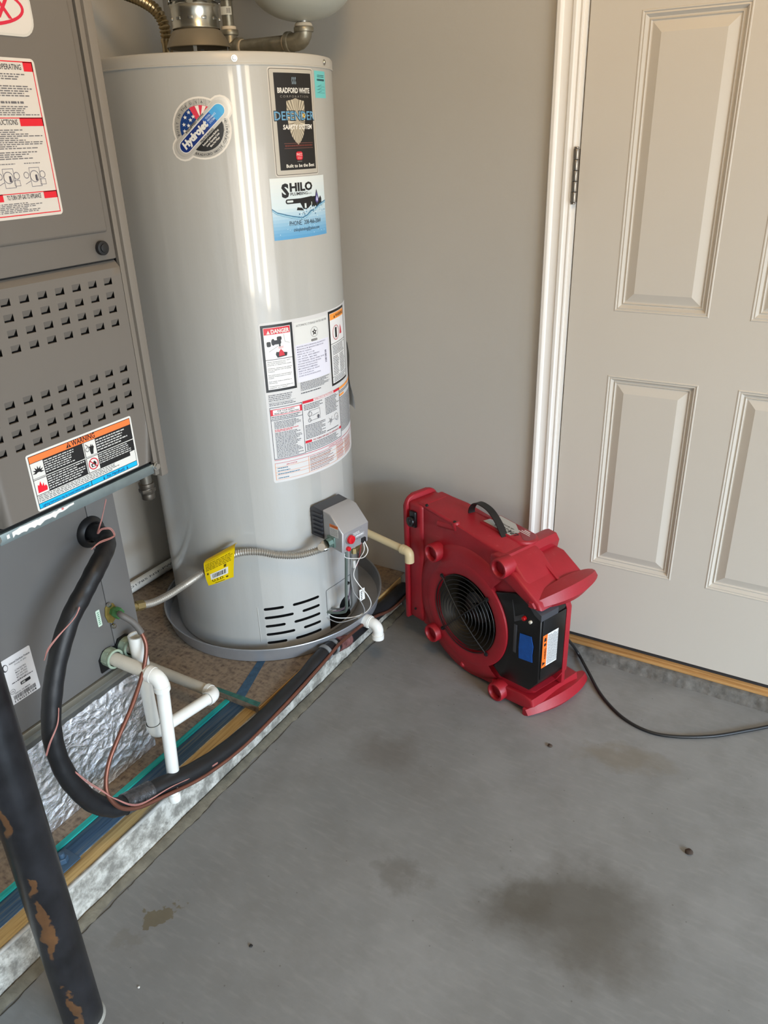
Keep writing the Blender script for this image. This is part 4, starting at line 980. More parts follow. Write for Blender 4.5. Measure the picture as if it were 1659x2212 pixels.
# for your safety panel
x0, x1, y0, y1 = sx_(-39.2), sx_(-21.3), sz_(.687), sz_(.8225); L.frame(x0, y0, x1, y1, .0012, (40, 40, 60)); L.rect(x0 + .001, y1 - .021, x1 - .001, y1 - .0055, (212, 34, 54)); L.layer = 4; L.rect(x0 + .0075, y1 - .0195, x1 - .0075, y1 - .007, (238, 234, 234)); L.layer = 5
L.text('FOR YOUR SAFETY', x0 + .019, x1 - .022, y1 - .0125, .0042, (50, 46, 50), .02); L.text('READ BEFORE OPERATING', x0 + .011, x1 - .010, y1 - .0185, .0042, (50, 46, 50), .02); L.layer = 4
L.para(x0 + .003, y1 - .031, x1 - .004, y1 - .0225, 2, DG, .45, .1, .008); L.rect(x0, y1 - .0335, x1, y1 - .0323, (40, 40, 60)); L.para(x0 + .008, y1 - .056, x1 - .006, y1 - .036, 6, DG, .45, .3, .008); L.para(x0 + .008, y1 - .064, x1 - .012, y1 - .057, 2, (206, 60, 74), .5, .4, .008); L.para(x0 + .008, y0 + .003, x1 - .004, y1 - .065, 18, DG, .45, .3, .008)
# operating instructions
x0, x1 = sx_(-21.0), sx_(8.4); y0 = sz_(.689); L.rect(x0, sz_(.817), x1, sz_(.8235), (206, 34, 54)); L.rect(x0, sz_(.712), x0 + .020, sz_(.7185), (206, 34, 54)); L.rect(x1 - .010, sz_(.712), x1, sz_(.7185), (206, 34, 54)); L.rect(x1, sz_(.690), x1 + .0012, sz_(.824), (40, 40, 60)); L.rect(x0, sz_(.689), x1, sz_(.6902), (40, 40, 60)); L.layer = 5
L.rect(x0 + .034, sz_(.8175), x1 - .030, sz_(.8230), (238, 234, 234)); L.layer = 6; L.text('OPERATING INSTRUCTIONS', x0 + .037, x1 - .033, sz_(.8185), .0038, (170, 40, 56), .01); L.text('TO TURN OFF GAS TO APPLIANCE', x0 + .024, x1 - .014, sz_(.7135), .0042, (170, 40, 56), .01); L.layer = 4
xm = x0 + .072; L.para(x0 + .003, sz_(.798), xm, sz_(.814), 4, DG, .45, .3, .008); L.para(x0 + .003, sz_(.722), xm, sz_(.760), 10, DG, .45, .3, .008); L.para(xm + .003, sz_(.768), x1 - .004, sz_(.814), 12, DG, .45, .3, .008); L.para(xm + .003, sz_(.722), x1 - .010, sz_(.727), 1, DG, .45, .3, .008); L.para(x0 + .003, sz_(.692), x1 - .004, sz_(.711), 5, DG, .45, .2, .008)
cx, cy = x0 + .030, sz_(.780); L.frame(cx - .012, cy - .012, cx + .024, cy + .015, .0008, GY); L.ring(cx - .010, cy + .006, .0065, .0012, DG); L.ring(cx - .012, cy - .010, .005, .001, DG); L.disc(cx + .017, cy - .006, .004, .005, DG); L.line(cx - .004, cy, cx + .020, cy + .004, .0008, DG)
cx, cy = xm + .022, sz_(.748); L.ring(cx, cy, .005, .0012, DG); 
for k in range(5): a = k * 1.1; L.line(cx, cy, cx + .014 * math.cos(a), cy + .012 * math.sin(a), .0008, DG)
L.ring(cx + .026, cy + .004, .009, .0008, DG); L.ring(cx + .030, cy - .002, .006, .0008, DG)
# right small column
x0, x1 = sx_(8.9), w - .004; L.rect(x0, sz_(.8165), x1, sz_(.8225), (255, 158, 60)); L.rect(x0, sz_(.7985), x0 + .03, sz_(.8035), (255, 158, 60)); L.para(x0, sz_(.700), x1 - .01, sz_(.796), 24, DG, .45, .25, .008); L.para(x0, sz_(.806), x1, sz_(.814), 2, DG, .45, .2, .008)
# bottom table in red and orange rules
x0, x1 = sx_(-39.2), w - .006; RR = (206, 70, 90); OO = (240, 160, 100); yb, yt = sz_(.631), sz_(.6845)
L.rect(x0, yt - .0006, x1, yt + .0006, RR); L.rect(x0, sz_(.6755), x1, sz_(.6763), RR); L.text('CONTROL STATUS LIGHT', sx_(-5), sx_(9), sz_(.678), .0034, RR, .01)
for z in (.6650, .6510, .6430, .631): L.rect(x0, sz_(z), x1, sz_(z + .0006), OO)
for a in (-39.2, -20.0, 2.0, 12.0): L.rect(sx_(a), yb, sx_(a) + .0009, sz_(.6755), OO)
L.text('LED STATUS', sx_(-33), sx_(-27), sz_(.668), .0034, RR, .01)
for z, a, n_ in ((.6535, -38, .035), (.6605, -38, .028), (.634, -38, .030), (.6450, -38, .060)): L.para(sx_(a), sz_(z), sx_(a) + n_, sz_(z + .003), 1, (60, 110, 140), .7, .1, .006)
L.para(sx_(-19), sz_(.633), sx_(1), sz_(.674), 9, (150, 120, 120), .4, .4, .008); L.para(sx_(2.6), sz_(.633), sx_(11), sz_(.674), 9, (200, 120, 110), .4, .2, .008); L.para(sx_(12.6), sz_(.633), sx_(24), sz_(.674), 9, (200, 120, 110), .4, .2, .008)
L.build('data_label', wh)['label'] = 'tall white data label with red, black and orange panels'
# --- folded clear pouch lifting off the far side
b = B(); P4 = [(34.0, .906), (44, .905), (45, .722), (34.5, .722)]
def pouch(u, v):
    a = 33.0 + u * 12; z = .906 - v * .184; lift = .004 + .016 * max(0, v - .35) * (1 - u) + .003 * math.sin(v * 9)
    return hp(a, z, lift) - wo
b.grid(pouch, 8, 14); o = b.obj('paper_pouch', mat('translucent_paper', (206, 206, 204), .3), wh)

# --- gas valve in its own frame: radial n, tangent t
VA = math.radians(-12); n_ = Vector((math.cos(VA), math.sin(VA), 0)); t_ = Vector((-math.sin(VA), math.cos(VA), 0)); up = Vector((0, 0, 1))
VM = Matrix((( n_.x, t_.x, 0, 0), (n_.y, t_.y, 0, 0), (0, 0, 1, -HZ0), (0, 0, 0, 1)))
def VB(): b = B(); b.X = VM; return b
b = VB(); b.prism([(.270, -.046, .452), (.322, -.046, .452), (.322, -.046, .536), (.285, -.046, .541), (.270, -.046, .530)], (0, 0, 0), (0, .098, 0), bev=.003)
for k in range(6): b.box(.283, .3205, -.050, -.045, .458 + k * .0125, .4635 + k * .0125)
vb = b.obj('gas_valve_body', 'bplastic2', wh); vb['label'] = 'dark ribbed rear housing of the gas valve'
b = VB(); b.prism([(.320, -.0465, .446), (.344, -.0465, .436), (.388, -.0465, .432), (.393, -.0465, .490), (.350, -.0465, .534), (.322, -.0465, .538)], (0, 0, 0), (0, .099, 0), bev=.0045, seg=3)
gv = b.obj('gas_valve_cover', 'silverpaint', wh)
b = VB(); b.cyl((.389, -.020, .4665), (.394, -.020, .4665), .0145, 28, bev=.001); o = b.obj('knob_ring', mat('grey_ring', (120, 120, 122), .4), wh); o.parent = gv
b = VB(); b.cyl((.392, -.020, .4665), (.402, -.020, .4665), .0125, 28, r2=.0115, bev=.0015); b.box(.400, .4045, -.0222, -.0178, .457, .476, bev=.001); o = b.obj('igniter_button', 'redknob', wh); o.parent = gv; o['label'] = 'round red button'
b = VB(); b.cyl((.386, -.027, .4405), (.397, -.027, .4405), .0062, 20, bev=.001); o = b.obj('reset_button', 'redknob', wh); o.parent = gv; o['label'] = 'small red button'
b = VB(); b.box(.387, .395, .024, .038, .437, .450, bev=.001); o = b.obj('plug', 'rubber', wh); o.parent = gv
b = VB(); b.cyl((.3905, .022, .4860), (.3925, .022, .4860), .004, 18, bev=.0005); o = b.obj('status_light', mat('lens', (140, 146, 150), .2), wh); o.parent = gv
L = Label(lambda s, t, l: VM @ Vector((.3918 + l, s, t))); DKK = (84, 84, 88)
L.rrect(.000, .4600, .034, .4690, .003, (206, 206, 206)); L.layer = 1; L.rrect(.0007, .4607, .0333, .4683, .0025, (140, 140, 144)); L.layer = 2; L.para(.003, .4622, .031, .4668, 1, (226, 226, 226), .8, .0, .005); L.layer = 1
for k, tx in enumerate(('LIGHTING', 'PILOT')): L.text(tx, -.034, -.018, .488 - k * .004, .0026, DKK, .01)
L.para(-.006, .470, .018, .478, 2, (230, 230, 228), .4, .2, .006)
L.text('ON', .004, .010, .4545, .003, DKK, .01); L.text('OFF', .014, .021, .4545, .003, DKK, .01); o = L.build('valve_print', wh); o.parent = gv
L = Label(lambda s, t, l: VM @ Vector((s, -.0466 - l, t))); L.rect(.347, .474, .378, .508, (222, 222, 220)); L.layer = 1; L.rect(.347, .499, .378, .508, (230, 120, 50)); L.text('WARNING', .351, .374, .5015, .004, BK, .02); L.para(.349, .476, .376, .497, 8, (100, 100, 104), .45, .1, .005)
o = L.build('valve_sticker', wh); o.parent = gv; o['label'] = 'small white and orange warning sticker'
# gas inlet boss on the left cheek, brass fittings below
b = VB(); b.box(.338, .366, -.052, -.0455, .443, .473, bev=.002); b.lathe([(.013, -.068), (.013, -.050)], (.352, 0, .458), 'y', 8); o = b.obj('gas_inlet', mat('inlet_zinc', (112, 136, 128), .4, .5), wh); o.parent = gv
b = VB(); b.lathe([(.004, .405), (.0085, .405), (.0085, .420), (.006, .422), (.006, .440)], (.372, .012, 0), 'z', 6); b.lathe([(.004, .398), (.007, .398), (.007, .408)], (.362, .024, 0), 'z', 6); b.box(.355, .372, .018, .044, .402, .414, bev=.002); o = b.obj('brass_fitting', 'brass', wh); o.parent = gv
# burner tubes and wires dropping into the opening
def vpt(r, t, z): return (r, t, z)
for nm, m, pts, r in (
    ('burner_tube', mat('burner_tube_green', (112, 124, 118), .4, .5), [(.360, -.005, .436), (.356, -.004, .37), (.345, .000, .28), (.335, .006, .215), (.318, .004, .197), (.285, -.010, .190), (.25, -.02, .19)], .0042),
    ('burner_tube', mat('burner_tube_steel', (142, 146, 146), .35, .8), [(.368, .006, .44), (.364, .007, .38), (.350, .014, .28), (.340, .022, .22), (.318, .018, .203), (.285, .004, .196), (.25, .0, .196)], .0032),
    ('ignition_wire', 'whitewire', [(.394, .031, .440), (.404, .033, .415), (.398, .022, .396), (.378, .006, .392), (.362, -.012, .398), (.356, -.006, .41)], .0013),
    ('sensor_wire', 'whitewire', [(.394, .028, .438), (.392, .030, .41), (.378, .020, .378), (.366, .012, .335), (.372, .024, .300), (.384, .044, .262), (.380, .060, .222), (.360, .056, .188), (.330, .030, .172), (.295, .000, .172), (.262, -.010, .182)], .0014),
    ('ground_wire', mat('grey_wire', (150, 150, 150), .5), [(.370, .002, .39), (.364, .004, .34), (.362, .012, .28), (.372, .030, .24), (.370, .042, .2), (.345, .030, .176), (.310, -.004, .164), (.27, -.02, .175)], .0014),
    ('red_wire', mat('dull_red_wire', (150, 52, 58), .5), [(.388, .026, .437), (.380, .026, .40), (.374, .022, .37), (.366, .016, .35)], .0013),
    ('igniter_lead', mat('purple_grey_wire', (108, 92, 108), .5), [(.362, .010, .40), (.358, .012, .35), (.352, .012, .30), (.342, .010, .25), (.328, .002, .215), (.30, -.012, .2)], .0019)):
    b = VB(); b.tube(spline(pts, 7), r, 8); b.obj(nm, m, wh)
b = VB(); b.box(.360, .372, .008, .0165, .358, .380, bev=.001); b.obj('wire_connector', mat('clear_connector', (196, 196, 192), .4), wh)
b = VB(); b.box(.370, .3712, .026, .046, .244, .280); wt = b.obj('wire_tag', mat('paper_tag', (232, 232, 228), .6), wh)
L = Label(lambda s, t, l: VM @ Vector((.3713 + l, s, t)))
for k in range(5): L.rect(.030, .248 + k * .0055, .036, .251 + k * .0055, (60, 60, 62))
L.text('XX', .039, .044, .262, .004, (60, 60, 62)) if False else None
o = L.build('tag_print', wh); o.parent = wt
b = VB(); b.lathe([(.0038, -.002), (.0062, -.002), (.0062, .002), (.0038, .002)], (.348, .004, .305), 'z', 12); b.obj('cable_tie', 'rubber', wh)
# draft hood over the flue collar, standing on legs
hx, hy = -.812 - HX, -.350 - HY; z = 1.580 - HZ0
b = B(); b.lathe([(.0715, z + .029), (.0725, z + .0305), (.070, z + .037), (.064, z + .049), (.056, z + .061), (.049, z + .067), (.049, z + .090)], (hx, hy, 0), 'z', 64); b.lathe([(.0705, z + .0295), (.066, z + .040), (.054, z + .060)], (hx, hy, 0), 'z', 64)
dh = b.obj('draft_hood', 'hood', wh)
b = B(); b.cyl((hx, hy, z - .002), (hx, hy, z + .005), .050, 48); b.cyl((hx, hy, z + .004), (hx, hy, z + .018), .036, 40); o = b.obj('flue_collar', 'void', wh); o.parent = dh
for a in (-55, 35, 125, 215):
    A = math.radians(a); b = B(); b.X = Matrix.Translation((hx, hy, 0)) @ Matrix.Rotation(A, 4, 'Z'); b.box(.0655, .0675, -.004, .004, z, z + .033); o = b.obj('hood_leg', 'galv', wh); o.parent = dh

# galvanised vent pipe above the hood
HZc = 1.646
vp = thing('vent_pipe', 'shiny galvanised vent pipe with crimped collar rising from the draft hood', 'pipe', (-.812, -.350, HZc))
b = B(); r = .0535; pr = [(r, 0), (r + .001, .001), (r + .001, .003), (r, .005), (r, .040), (r + .002, .043), (r + .003, .046), (r + .001, .050), (r - .001, .054), (r + .003, .060), (r + .0045, .066), (r + .004, .40), (r - .002, .40), (r - .003, 0.001)]
b.lathe(pr, (0, 0, 0), 'z', 72); o = b.obj('pipe_section', M['galv'] if False else mat('bright_galvanized', (190, 188, 178), .24, .95, .12, 12, .15, 20), vp)
for k in range(11):
    a = 2 * pi * k / 11 + .1; b = B(); b.X = Matrix.Rotation(a, 4, 'Z')
    b.box(r - .001, r + .0022, -.0055, .0055, .016, .022, bev=.0012); b.obj('crimp_tab', 'galv', vp)
for k in range(7):
    a = 2 * pi * k / 7 + .35; b = B(); b.X = Matrix.Rotation(a, 4, 'Z'); b.box(r + .0005, r + .0042, -.019, .019, .0505, .057, bev=.0016); b.obj('crimp_bead', 'galv', vp)

# corrugated hose helper (one mesh)
def corrugated(path, r, pitch, depth, seg=16, n=10, sub=4):
    P_ = spline(path, n); d = [0]
    for a, c in zip(P_, P_[1:]): d.append(d[-1] + (c - a).length)
    tot = d[-1]; m = int(tot / pitch) * sub; out = []; rs = []; j = 0
    for i in range(m + 1):
        s_ = tot * i / m
        while j < len(d) - 2 and d[j + 1] < s_: j += 1
        f = (s_ - d[j]) / max(1e-9, d[j + 1] - d[j]); out.append(P_[j].lerp(P_[j + 1], f)); rs.append(r - depth * (.5 - .5 * math.cos(2 * pi * i / sub)))
    return B().tube(out, rs, seg)
# top left water connector
tc = thing('water_connector', 'bronze tinted corrugated water connector rising from the heater top left', 'hose', (-.957, -.300, 1.580))
P(corrugated([(-.957, -.300, 1.640), (-0.9570,-0.3000,1.6539), (-0.9595,-0.3020,1.6770), (-0.9719,-0.3060,1.7005), (-0.9991,-0.3100,1.7196), (-1.0370,-0.3150,1.7359), (-1.0834,-0.3200,1.7512), (-1.1486,-0.3300,1.7698)], .0145, .0088, .0035, 20, 10, 4), 'corrugated_tube', 'brassy', tc)
b = B(); b.lathe([(.009, 1.579), (.015, 1.579), (.0165, 1.583), (.0165, 1.601), (.014, 1.606)], (-.957, -.300, 0), 'z', 6); P(b, 'hex_nut', 'steel', tc)
b = B(); b.lathe([(.0120, 1.600), (.0120, 1.606), (.0125, 1.609), (.0125, 1.632), (.0140, 1.635), (.0140, 1.642), (.011, 1.644)], (-.957, -.300, 0), 'z', 24); P(b, 'ferrule', 'brassy', tc)

# cold water steel piping: tee, horizontal nipple, elbow
cw = thing('steel_water_pipe', 'old galvanised pipe run with tee and elbow on top of the heater', 'pipe', (-.842, -.200, 1.578))
YT = -.200; ZT = 1.619
def sleeve(b, p, q, r): b.cyl(p, q, r, 24, bev=.0015)
b = B(); sleeve(b, (-.815, YT, ZT), (-.655, YT, ZT), .0168); P(b, 'nipple', 'pipegalv', cw)
b = B(); sleeve(b, (-.842, YT, 1.578), (-.842, YT, ZT + .035), .0185); sleeve(b, (-.842, YT, ZT), (-.812, YT, ZT), .0185); sleeve(b, (-.842, YT, ZT + .028), (-.842, YT, ZT + .040), .0225); sleeve(b, (-.818, YT, ZT), (-.806, YT, ZT), .0225); P(b, 'tee', 'pipegalv', cw)
b = B(); sleeve(b, (-.842, YT, ZT + .040), (-.842, YT, 2.0), .0140); P(b, 'riser', 'pipegalv', cw)
b = B(); sleeve(b, (-.842, YT, ZT + .100), (-.842, YT, ZT + .108), .0160); P(b, 'union_nut', 'pipegalv', cw)
b = B(); path = [(-.668, YT, ZT)] + [(-.640 + .022 * math.sin(a), YT, ZT + .022 - .022 * math.cos(a)) for a in [math.radians(x) for x in (0, 22, 45, 67, 90)]] + [(-.618, YT, ZT + .028)]
b.tube(path, .0195, 24); sleeve(b, (-.668, YT, ZT), (-.656, YT, ZT), .0232); sleeve(b, (-.618, YT, ZT + .018), (-.618, YT, ZT + .028), .0232); P(b, 'elbow', 'pipegalv', cw)
for p, q in (((-.8055, YT, ZT), (-.801, YT, ZT)), ((-.6735, YT, ZT), (-.669, YT, ZT)), ((-.842, YT, ZT + .0405), (-.842, YT, ZT + .047))):
    b = B(); b.cyl(p, q, .0180, 20); P(b, 'sealant_band', 'sealant', cw)
L = Label(lambda s, t, l: Vector((-.842 + (.0192 + l) * math.cos(math.radians(-60) + s / .019), YT + (.0192 + l) * math.sin(math.radians(-60) + s / .019), t)) - Vector(cw.location), .004); L.rect(-.014, ZT + .070, .014, ZT + .087, (200, 200, 190)); L.layer = 1
for k in range(5): L.rect(.002 + k * .002, ZT + .073, .003 + k * .002, ZT + .084, (90, 90, 90))
L.build('barcode_sticker', cw)
et = thing('expansion_tank', 'pale grey domed expansion tank on the pipe elbow above the heater', 'tank', (-.618, -.200, ZT + .0275))
b = B(); pr = [(.0, .011)] + [(.1185 * math.sin(a), .011 + .075 * (1 - math.cos(a))) for a in [math.radians(x) for x in range(6, 91, 7)]] + [(.1185, .095), (.1205, .098), (.1205, .102), (.1185, .105), (.1185, .26)] + [(.1185 * math.cos(a), .26 + .07 * math.sin(a)) for a in [math.radians(x) for x in (20, 40, 60, 80, 90)]]
b.lathe(pr, (0, 0, 0), 'z', 64); b.obj('tank_shell', 'tankgrey', et)
b = B(); b.cyl((0, 0, 0), (0, 0, .010), .0175, 24, bev=.001); b.cyl((0, 0, .008), (0, 0, .022), .0145, 24); b.obj('tank_connection', 'steel', et)
b = B(); b.lathe([(.0175, .001), (.021, .003), (.019, .008), (.0175, .009)], (0, 0, 0), 'z', 24); b.obj('sealant_band', 'sealant', et)

# drain pan
dp = thing('drain_pan', 'round shallow aluminium drain pan under the water heater', 'pan', (-.770, -.3365, .1138))
b = B(); b.lathe([(0, .0), (.318, .0), (.322, .002), (.330, .045), (.3325, .047), (.3335, .0455), (.3335, .044), (.3295, .0435)], (0, 0, 0), 'z', 128); b.lathe([(0, .003), (.316, .003), (.3205, .005), (.3285, .045), (.3325, .047)], (0, 0, 0), 'z', 128)
b.obj('pan_shell', 'pan', dp)
# white adapter and street elbow turned down
b = B(); p0 = Vector((.3245, .006, .022)); dx = Vector((1, -.05, -.08)).normalized()
b.tube([p0 - dx * .012, p0 - dx * .002, p0 - dx * .0015, p0 + dx * .020, p0 + dx * .0205, p0 + dx * .024], [.0165, .0165, .0195, .0195, .0185, .0185], 28); b.obj('drain_adapter', 'pvc', dp)
b = B(); q = p0 + dx * .022; e0 = q + dx * .014
pth = [q] + [q + dx * (.010 + .016 * math.sin(a)) + Vector((0, 0, -1)) * (.018 * (1 - math.cos(a))) for a in [math.radians(x) for x in (0, 20, 40, 60, 80, 90)]]
end = pth[-1]; pth += [end + Vector((0, -.001, -.012)), end + Vector((0, -.002, -.026))]
b.tube(spline(pth, 3), .0158, 24, cap=False); b.tube([pth[-2], pth[-1]], .0178, 24); b.obj('drain_elbow', 'pvc', dp)

# gas connector: stainless corrugated line with yellow tag
gl = thing('gas_connector', 'stainless corrugated gas connector with yellow tag curving across the heater front', 'hose', (-.72, -.62, .38))
def H3(deg, z, dr): return tuple(hp(deg, z, dr))
gv_in = VM @ Vector((.352, -.070, .458)) + wo
gp = [(-.742, -.880, .4135), (-.745, -.800, .385), (-.800, -.690, .322 + .02), H3(-90, .352, .040), H3(-82, .384, .034), H3(-73.5, .413, .030), H3(-66, .436, .030), H3(-60, .448, .030), H3(-52, .447, .030), H3(-43.3, .434, .030), H3(-36, .424, .034), H3(-29, .425, .046), tuple(gv_in + Vector((-.022, -.045, -.022))), tuple(gv_in + Vector((-.010, -.024, -.010))), tuple(gv_in)]
gp = [(-0.7450,-0.8671,0.3989), (-0.7420,-0.8296,0.3867), (-0.7400,-0.7816,0.3811), (-0.7390,-0.7277,0.3811), (-0.7379,-0.6498,0.3826), (-0.6948,-0.6384,0.4121), (-0.6555,-0.6237,0.4412), (-0.6223,-0.6062,0.4505), (-0.5884,-0.5823,0.4474), (-0.5585,-0.5545,0.4330), (-0.5252,-0.5195,0.4229), (-0.4975,-0.4949,0.4262), (-0.4703,-0.4772,0.4369)]
gp.append(tuple(gv_in + Vector((-.004, -.014, -.003))))
P(corrugated(gp, .0100, .0058, .0028, 16, 10, 4), 'corrugated_tube', 'flex', gl)
b = B(); a_ = Vector(gp[-2]); c_ = gv_in; d_ = (c_ - a_).normalized(); m_ = a_.lerp(c_, .45); b.tube([m_ - d_ * .010, m_, m_ + d_ * .001, m_ + d_ * .012, m_ + d_ * .013, c_], [.0115, .0125, .0145, .0145, .0125, .0125], 8); P(b, 'flare_nut', 'steel', gl)
b = B(); a_ = Vector(gp[0]); d_ = (Vector(gp[1]) - a_).normalized(); b.tube([a_ - d_ * .012, a_ + d_ * .010], .0125, 6); b.tube([a_ - d_ * .035, a_ - d_ * .010], .0095, 20); P(b, 'flare_nut', 'brass', gl)
# yellow tag folded round the tube
tp0 = Vector((-0.7322,-0.6469,0.3455)); tp1 = Vector((-0.6629,-0.6313,0.3804)); tp2 = Vector((-0.6361,-0.6254,0.4578)); 
tA = Vector((-0.7236,-0.6596,0.4139)); tB = Vector((-0.6356,-0.6297,0.4681)); tC = Vector((-0.6509,-0.6304,0.3818)); tD = Vector((-0.7230,-0.6514,0.3475))
def tagf(u, v):
    top_ = tA.lerp(tB, u); bot_ = tD.lerp(tC, u); q_ = top_.lerp(bot_, v); n2 = (q_ - Vector((HX, HY, q_.z))).normalized(); return q_ + n2 * (.006 * math.sin(v * 2.6) + .002 * math.sin(u * 5))
b = B(); b.grid(tagf, 12, 10)
def back(u, v):
    top_ = tA.lerp(tB, u); n2 = (top_ - Vector((HX, HY, top_.z))).normalized(); a = v * pi * .9; return top_ + n2 * (-.014 + .014 * math.cos(a)) + Vector((0, 0, .008 * math.sin(a)))
b.grid(back, 12, 8); yt = P(b, 'hang_tag', 'yellow', gl)
L = Label(lambda s, t, l: tagf(s, 1 - t) + (tagf(s, 1 - t) - Vector((HX, HY, tagf(s, 1 - t).z))).normalized() * (l + .0003) - Vector(gl.location), .1)
L.rect(.18, .24, .80, .50, (232, 232, 226)); L.layer = 1; x = .26; random.seed(2)
while x < .74: ww = random.choice((.012, .02, .03)); L.rect(x, .29, x + ww, .46, BK); x += ww + .018
L.layer = 1; L.text('U.S.D.', .22, .66, .12, .10, (84, 70, 10), .02); L.rect(.3, .03, .66, .05, (90, 76, 10)); L.para(.06, .66, .94, .97, 5, (150, 128, 10), .5, .1, .12); L.rect(.72, .10, .80, .16, (90, 76, 10)); L.rect(.08, .5, .14, .58, (90, 76, 10)); L.rect(.66, .54, .74, .64, (90, 76, 10))
o = L.build('tag_print', gl); o.parent = yt

# ================================================================== PIPES AND LINES
# tan discharge pipe from the heater's relief valve
dpz = thing('discharge_pipe', 'tan plastic relief pipe with open elbow ending beside the red fan', 'pipe', (-.45, -.2, .32))
a_ = Vector((-.560, -.170, .338)); e_ = Vector((-0.3631,-0.2160,0.3300))
b = B(); b.cyl(a_, e_, .0112, 20); P(b, 'pipe_length', 'cpvc', dpz)
d_ = (e_ - a_).normalized(); b = B(); b.tube([e_ - d_ * .018, e_ - d_ * .0175, e_ - d_ * .004], [.0118, .0145, .0145], 20)
b.tube(spline([e_ - d_ * .006, e_ + d_ * .004 + Vector((0, 0, -.001)), e_ + d_ * .010 + Vector((0, 0, -.007)), e_ + d_ * .011 + Vector((0, 0, -.018)), e_ + d_ * .011 + Vector((0, 0, -.032))], 4), .0142, 20); P(b, 'elbow', 'cpvc', dpz)

# printed grey-white pvc lying along the left wall
pw = thing('wall_pvc_pipe', 'printed white plastic pipe lying on the floor along the left wall behind the heater', 'pipe', (-1.2, -.6, .12))
b = B(); b.cyl((-1.205, -1.0, .118 + .016), (-1.205, -.03, .118 + .016), .0168, 24); P(b, 'pipe_length', 'pvc', pw)
L = Label(lambda s, t, l: Vector((-1.205 + (.0168 + l) * math.cos(math.radians(35) + t / .0168), s, .134 + (.0168 + l) * math.sin(math.radians(35) + t / .0168))) - Vector(pw.location), .02)
L.text('ASTM D1785 NSF-PW 480 PSI', -.62, -.26, -.003, .0062, (70, 72, 78), .01); L.build('pipe_print', pw)
# conduit with connector hanging from the furnace cabinet
b = B(); b.cyl((-.8, -.735, .655), (-.8, -.735, 1.3), .0145, 20); b.tube(spline([(-.8, -.735, 1.29), (-.8, -.745, 1.34), (-.8, -.80, 1.37), (-.8, -.964, 1.37)], 6), .0145, 20)
cdt = P(b, 'conduit', mat('conduit_grey', (112, 108, 100), .45, .7), fu); cdt['label'] = 'grey metal conduit beside the cabinet'
b = B()
for r, z0, z1, sg in ((.0190, .652, .664, 24), (.0175, .636, .652, 24), (.0205, .640, .650, 6), (.0165, .622, .636, 24)): b.cyl((-.8, -.735, z0), (-.8, -.735, z1), r, sg, bev=.0012)
PC(b, 'connector', mat('dark_connector', (92, 86, 78), .45, .7), fu, cdt)

# insulated refrigerant suction line
rl = thing('refrigerant_hose', 'thick black foam-insulated refrigerant hose looping from the coil cabinet along the platform edge', 'hose', (-.5, -1.2, .2))
ZC, XH = .110, -.464
hs = [(-.626, -1.052, .7165), (-0.5850,-1.0571,0.7211), (-0.5550,-1.0667,0.7193), (-0.5300,-1.0937,0.7140), (-0.5100,-1.1385,0.6983), (-0.5050,-1.1790,0.6694), (-0.5000,-1.2200,0.6392), (-0.5000,-1.2589,0.5825), (-0.5000,-1.2882,0.5195), (-0.5000,-1.3076,0.4482), (-0.5000,-1.3082,0.3729), (-0.5000,-1.2915,0.2979), (-0.5020,-1.2596,0.2255), (-0.5000,-1.2184,0.1773), (-0.4950,-1.1753,0.1628), (-0.4850,-1.1203,0.1520), (-0.4700,-1.0251,0.1274)]
for px, py in (): pass
hs += [(-0.4640,-0.9071,0.1092), (-0.4630,-0.7662,0.1033), (-0.4630,-0.6254,0.1115), (-0.4630,-0.5031,0.1266), (-.463, -.40, .106), (-.463, -.30, .100), (-.464, -.18, .094), (-.466, -.055, .090)]
SP = spline(hs, 9)
b = B(); b.tube(SP, lambda i, n: (.0178 + .0027 * min(1, max(0, (i - 85) / 40))) * (1 + .035 * math.sin(i * .9) * math.sin(i * .37)), 24); P(b, 'foam_sleeve', 'insul', rl)
def near(px): pass
def sleeve_between(i0, i1, r, name, m):
    b = B(); b.tube(SP[i0:i1], lambda i, n: r * (1 + .02 * math.sin(i * 2.3)), 24); return P(b, name, m, rl)
ti = 14 * 9
sleeve_between(ti - 5, ti + 8, .0228, 'tape_wrap', 'tapewrap')['label'] = 'crinkled black tape wrap holding the lines'
b = B(); i = 20 * 9 + 1
for k in (-2, 1):
    b.tube([SP[i + k], SP[i + k].lerp(SP[i + k + 1], .9)], .0232, 24)
P(b, 'grey_clamp', 'greytape', rl); sleeve_between(i + 3, i + 9, .0228, 'foil_wrap', mat('red_and_clear_wrap', (126, 84, 82), .25, .3, .5, 60, .5, 80))
# copper liquid line
cl = thing('copper_line', 'bare brown copper tube curving down from the green nut and following the black hose', 'tube', (-.5, -1.1, .2))
ct = [(-.594, -1.0415, .522), (-0.5650,-1.0602,0.5377), (-0.5500,-1.0463,0.5159), (-0.5400,-1.0381,0.4852), (-0.5300,-1.0424,0.4559), (-0.5200,-1.0697,0.4177), (-0.5050,-1.1217,0.3757), (-0.4950,-1.1771,0.3373), (-0.4900,-1.2149,0.3035), (-0.4850,-1.2359,0.2687), (-0.4780,-1.2413,0.2372), (-0.4740,-1.2235,0.1938)]
ct2 = [(-0.4680,-1.1875,0.1651), (-0.4620,-1.1309,0.1457), (-0.4520,-1.0316,0.1163), (-0.4450,-0.9304,0.1035), (-0.4420,-0.8299,0.1027), (-0.4400,-0.6774,0.1138), (-0.4400,-0.5479,0.1278), (-0.4400,-0.4547,0.1383), (-0.4400,-0.3058,0.1236), (-.440, -.18, .088), (-.440, -.055, .085)]
b = B(); b.tube(spline(ct + ct2, 9), .0046, 14); P(b, 'copper_tube', 'copper', cl)
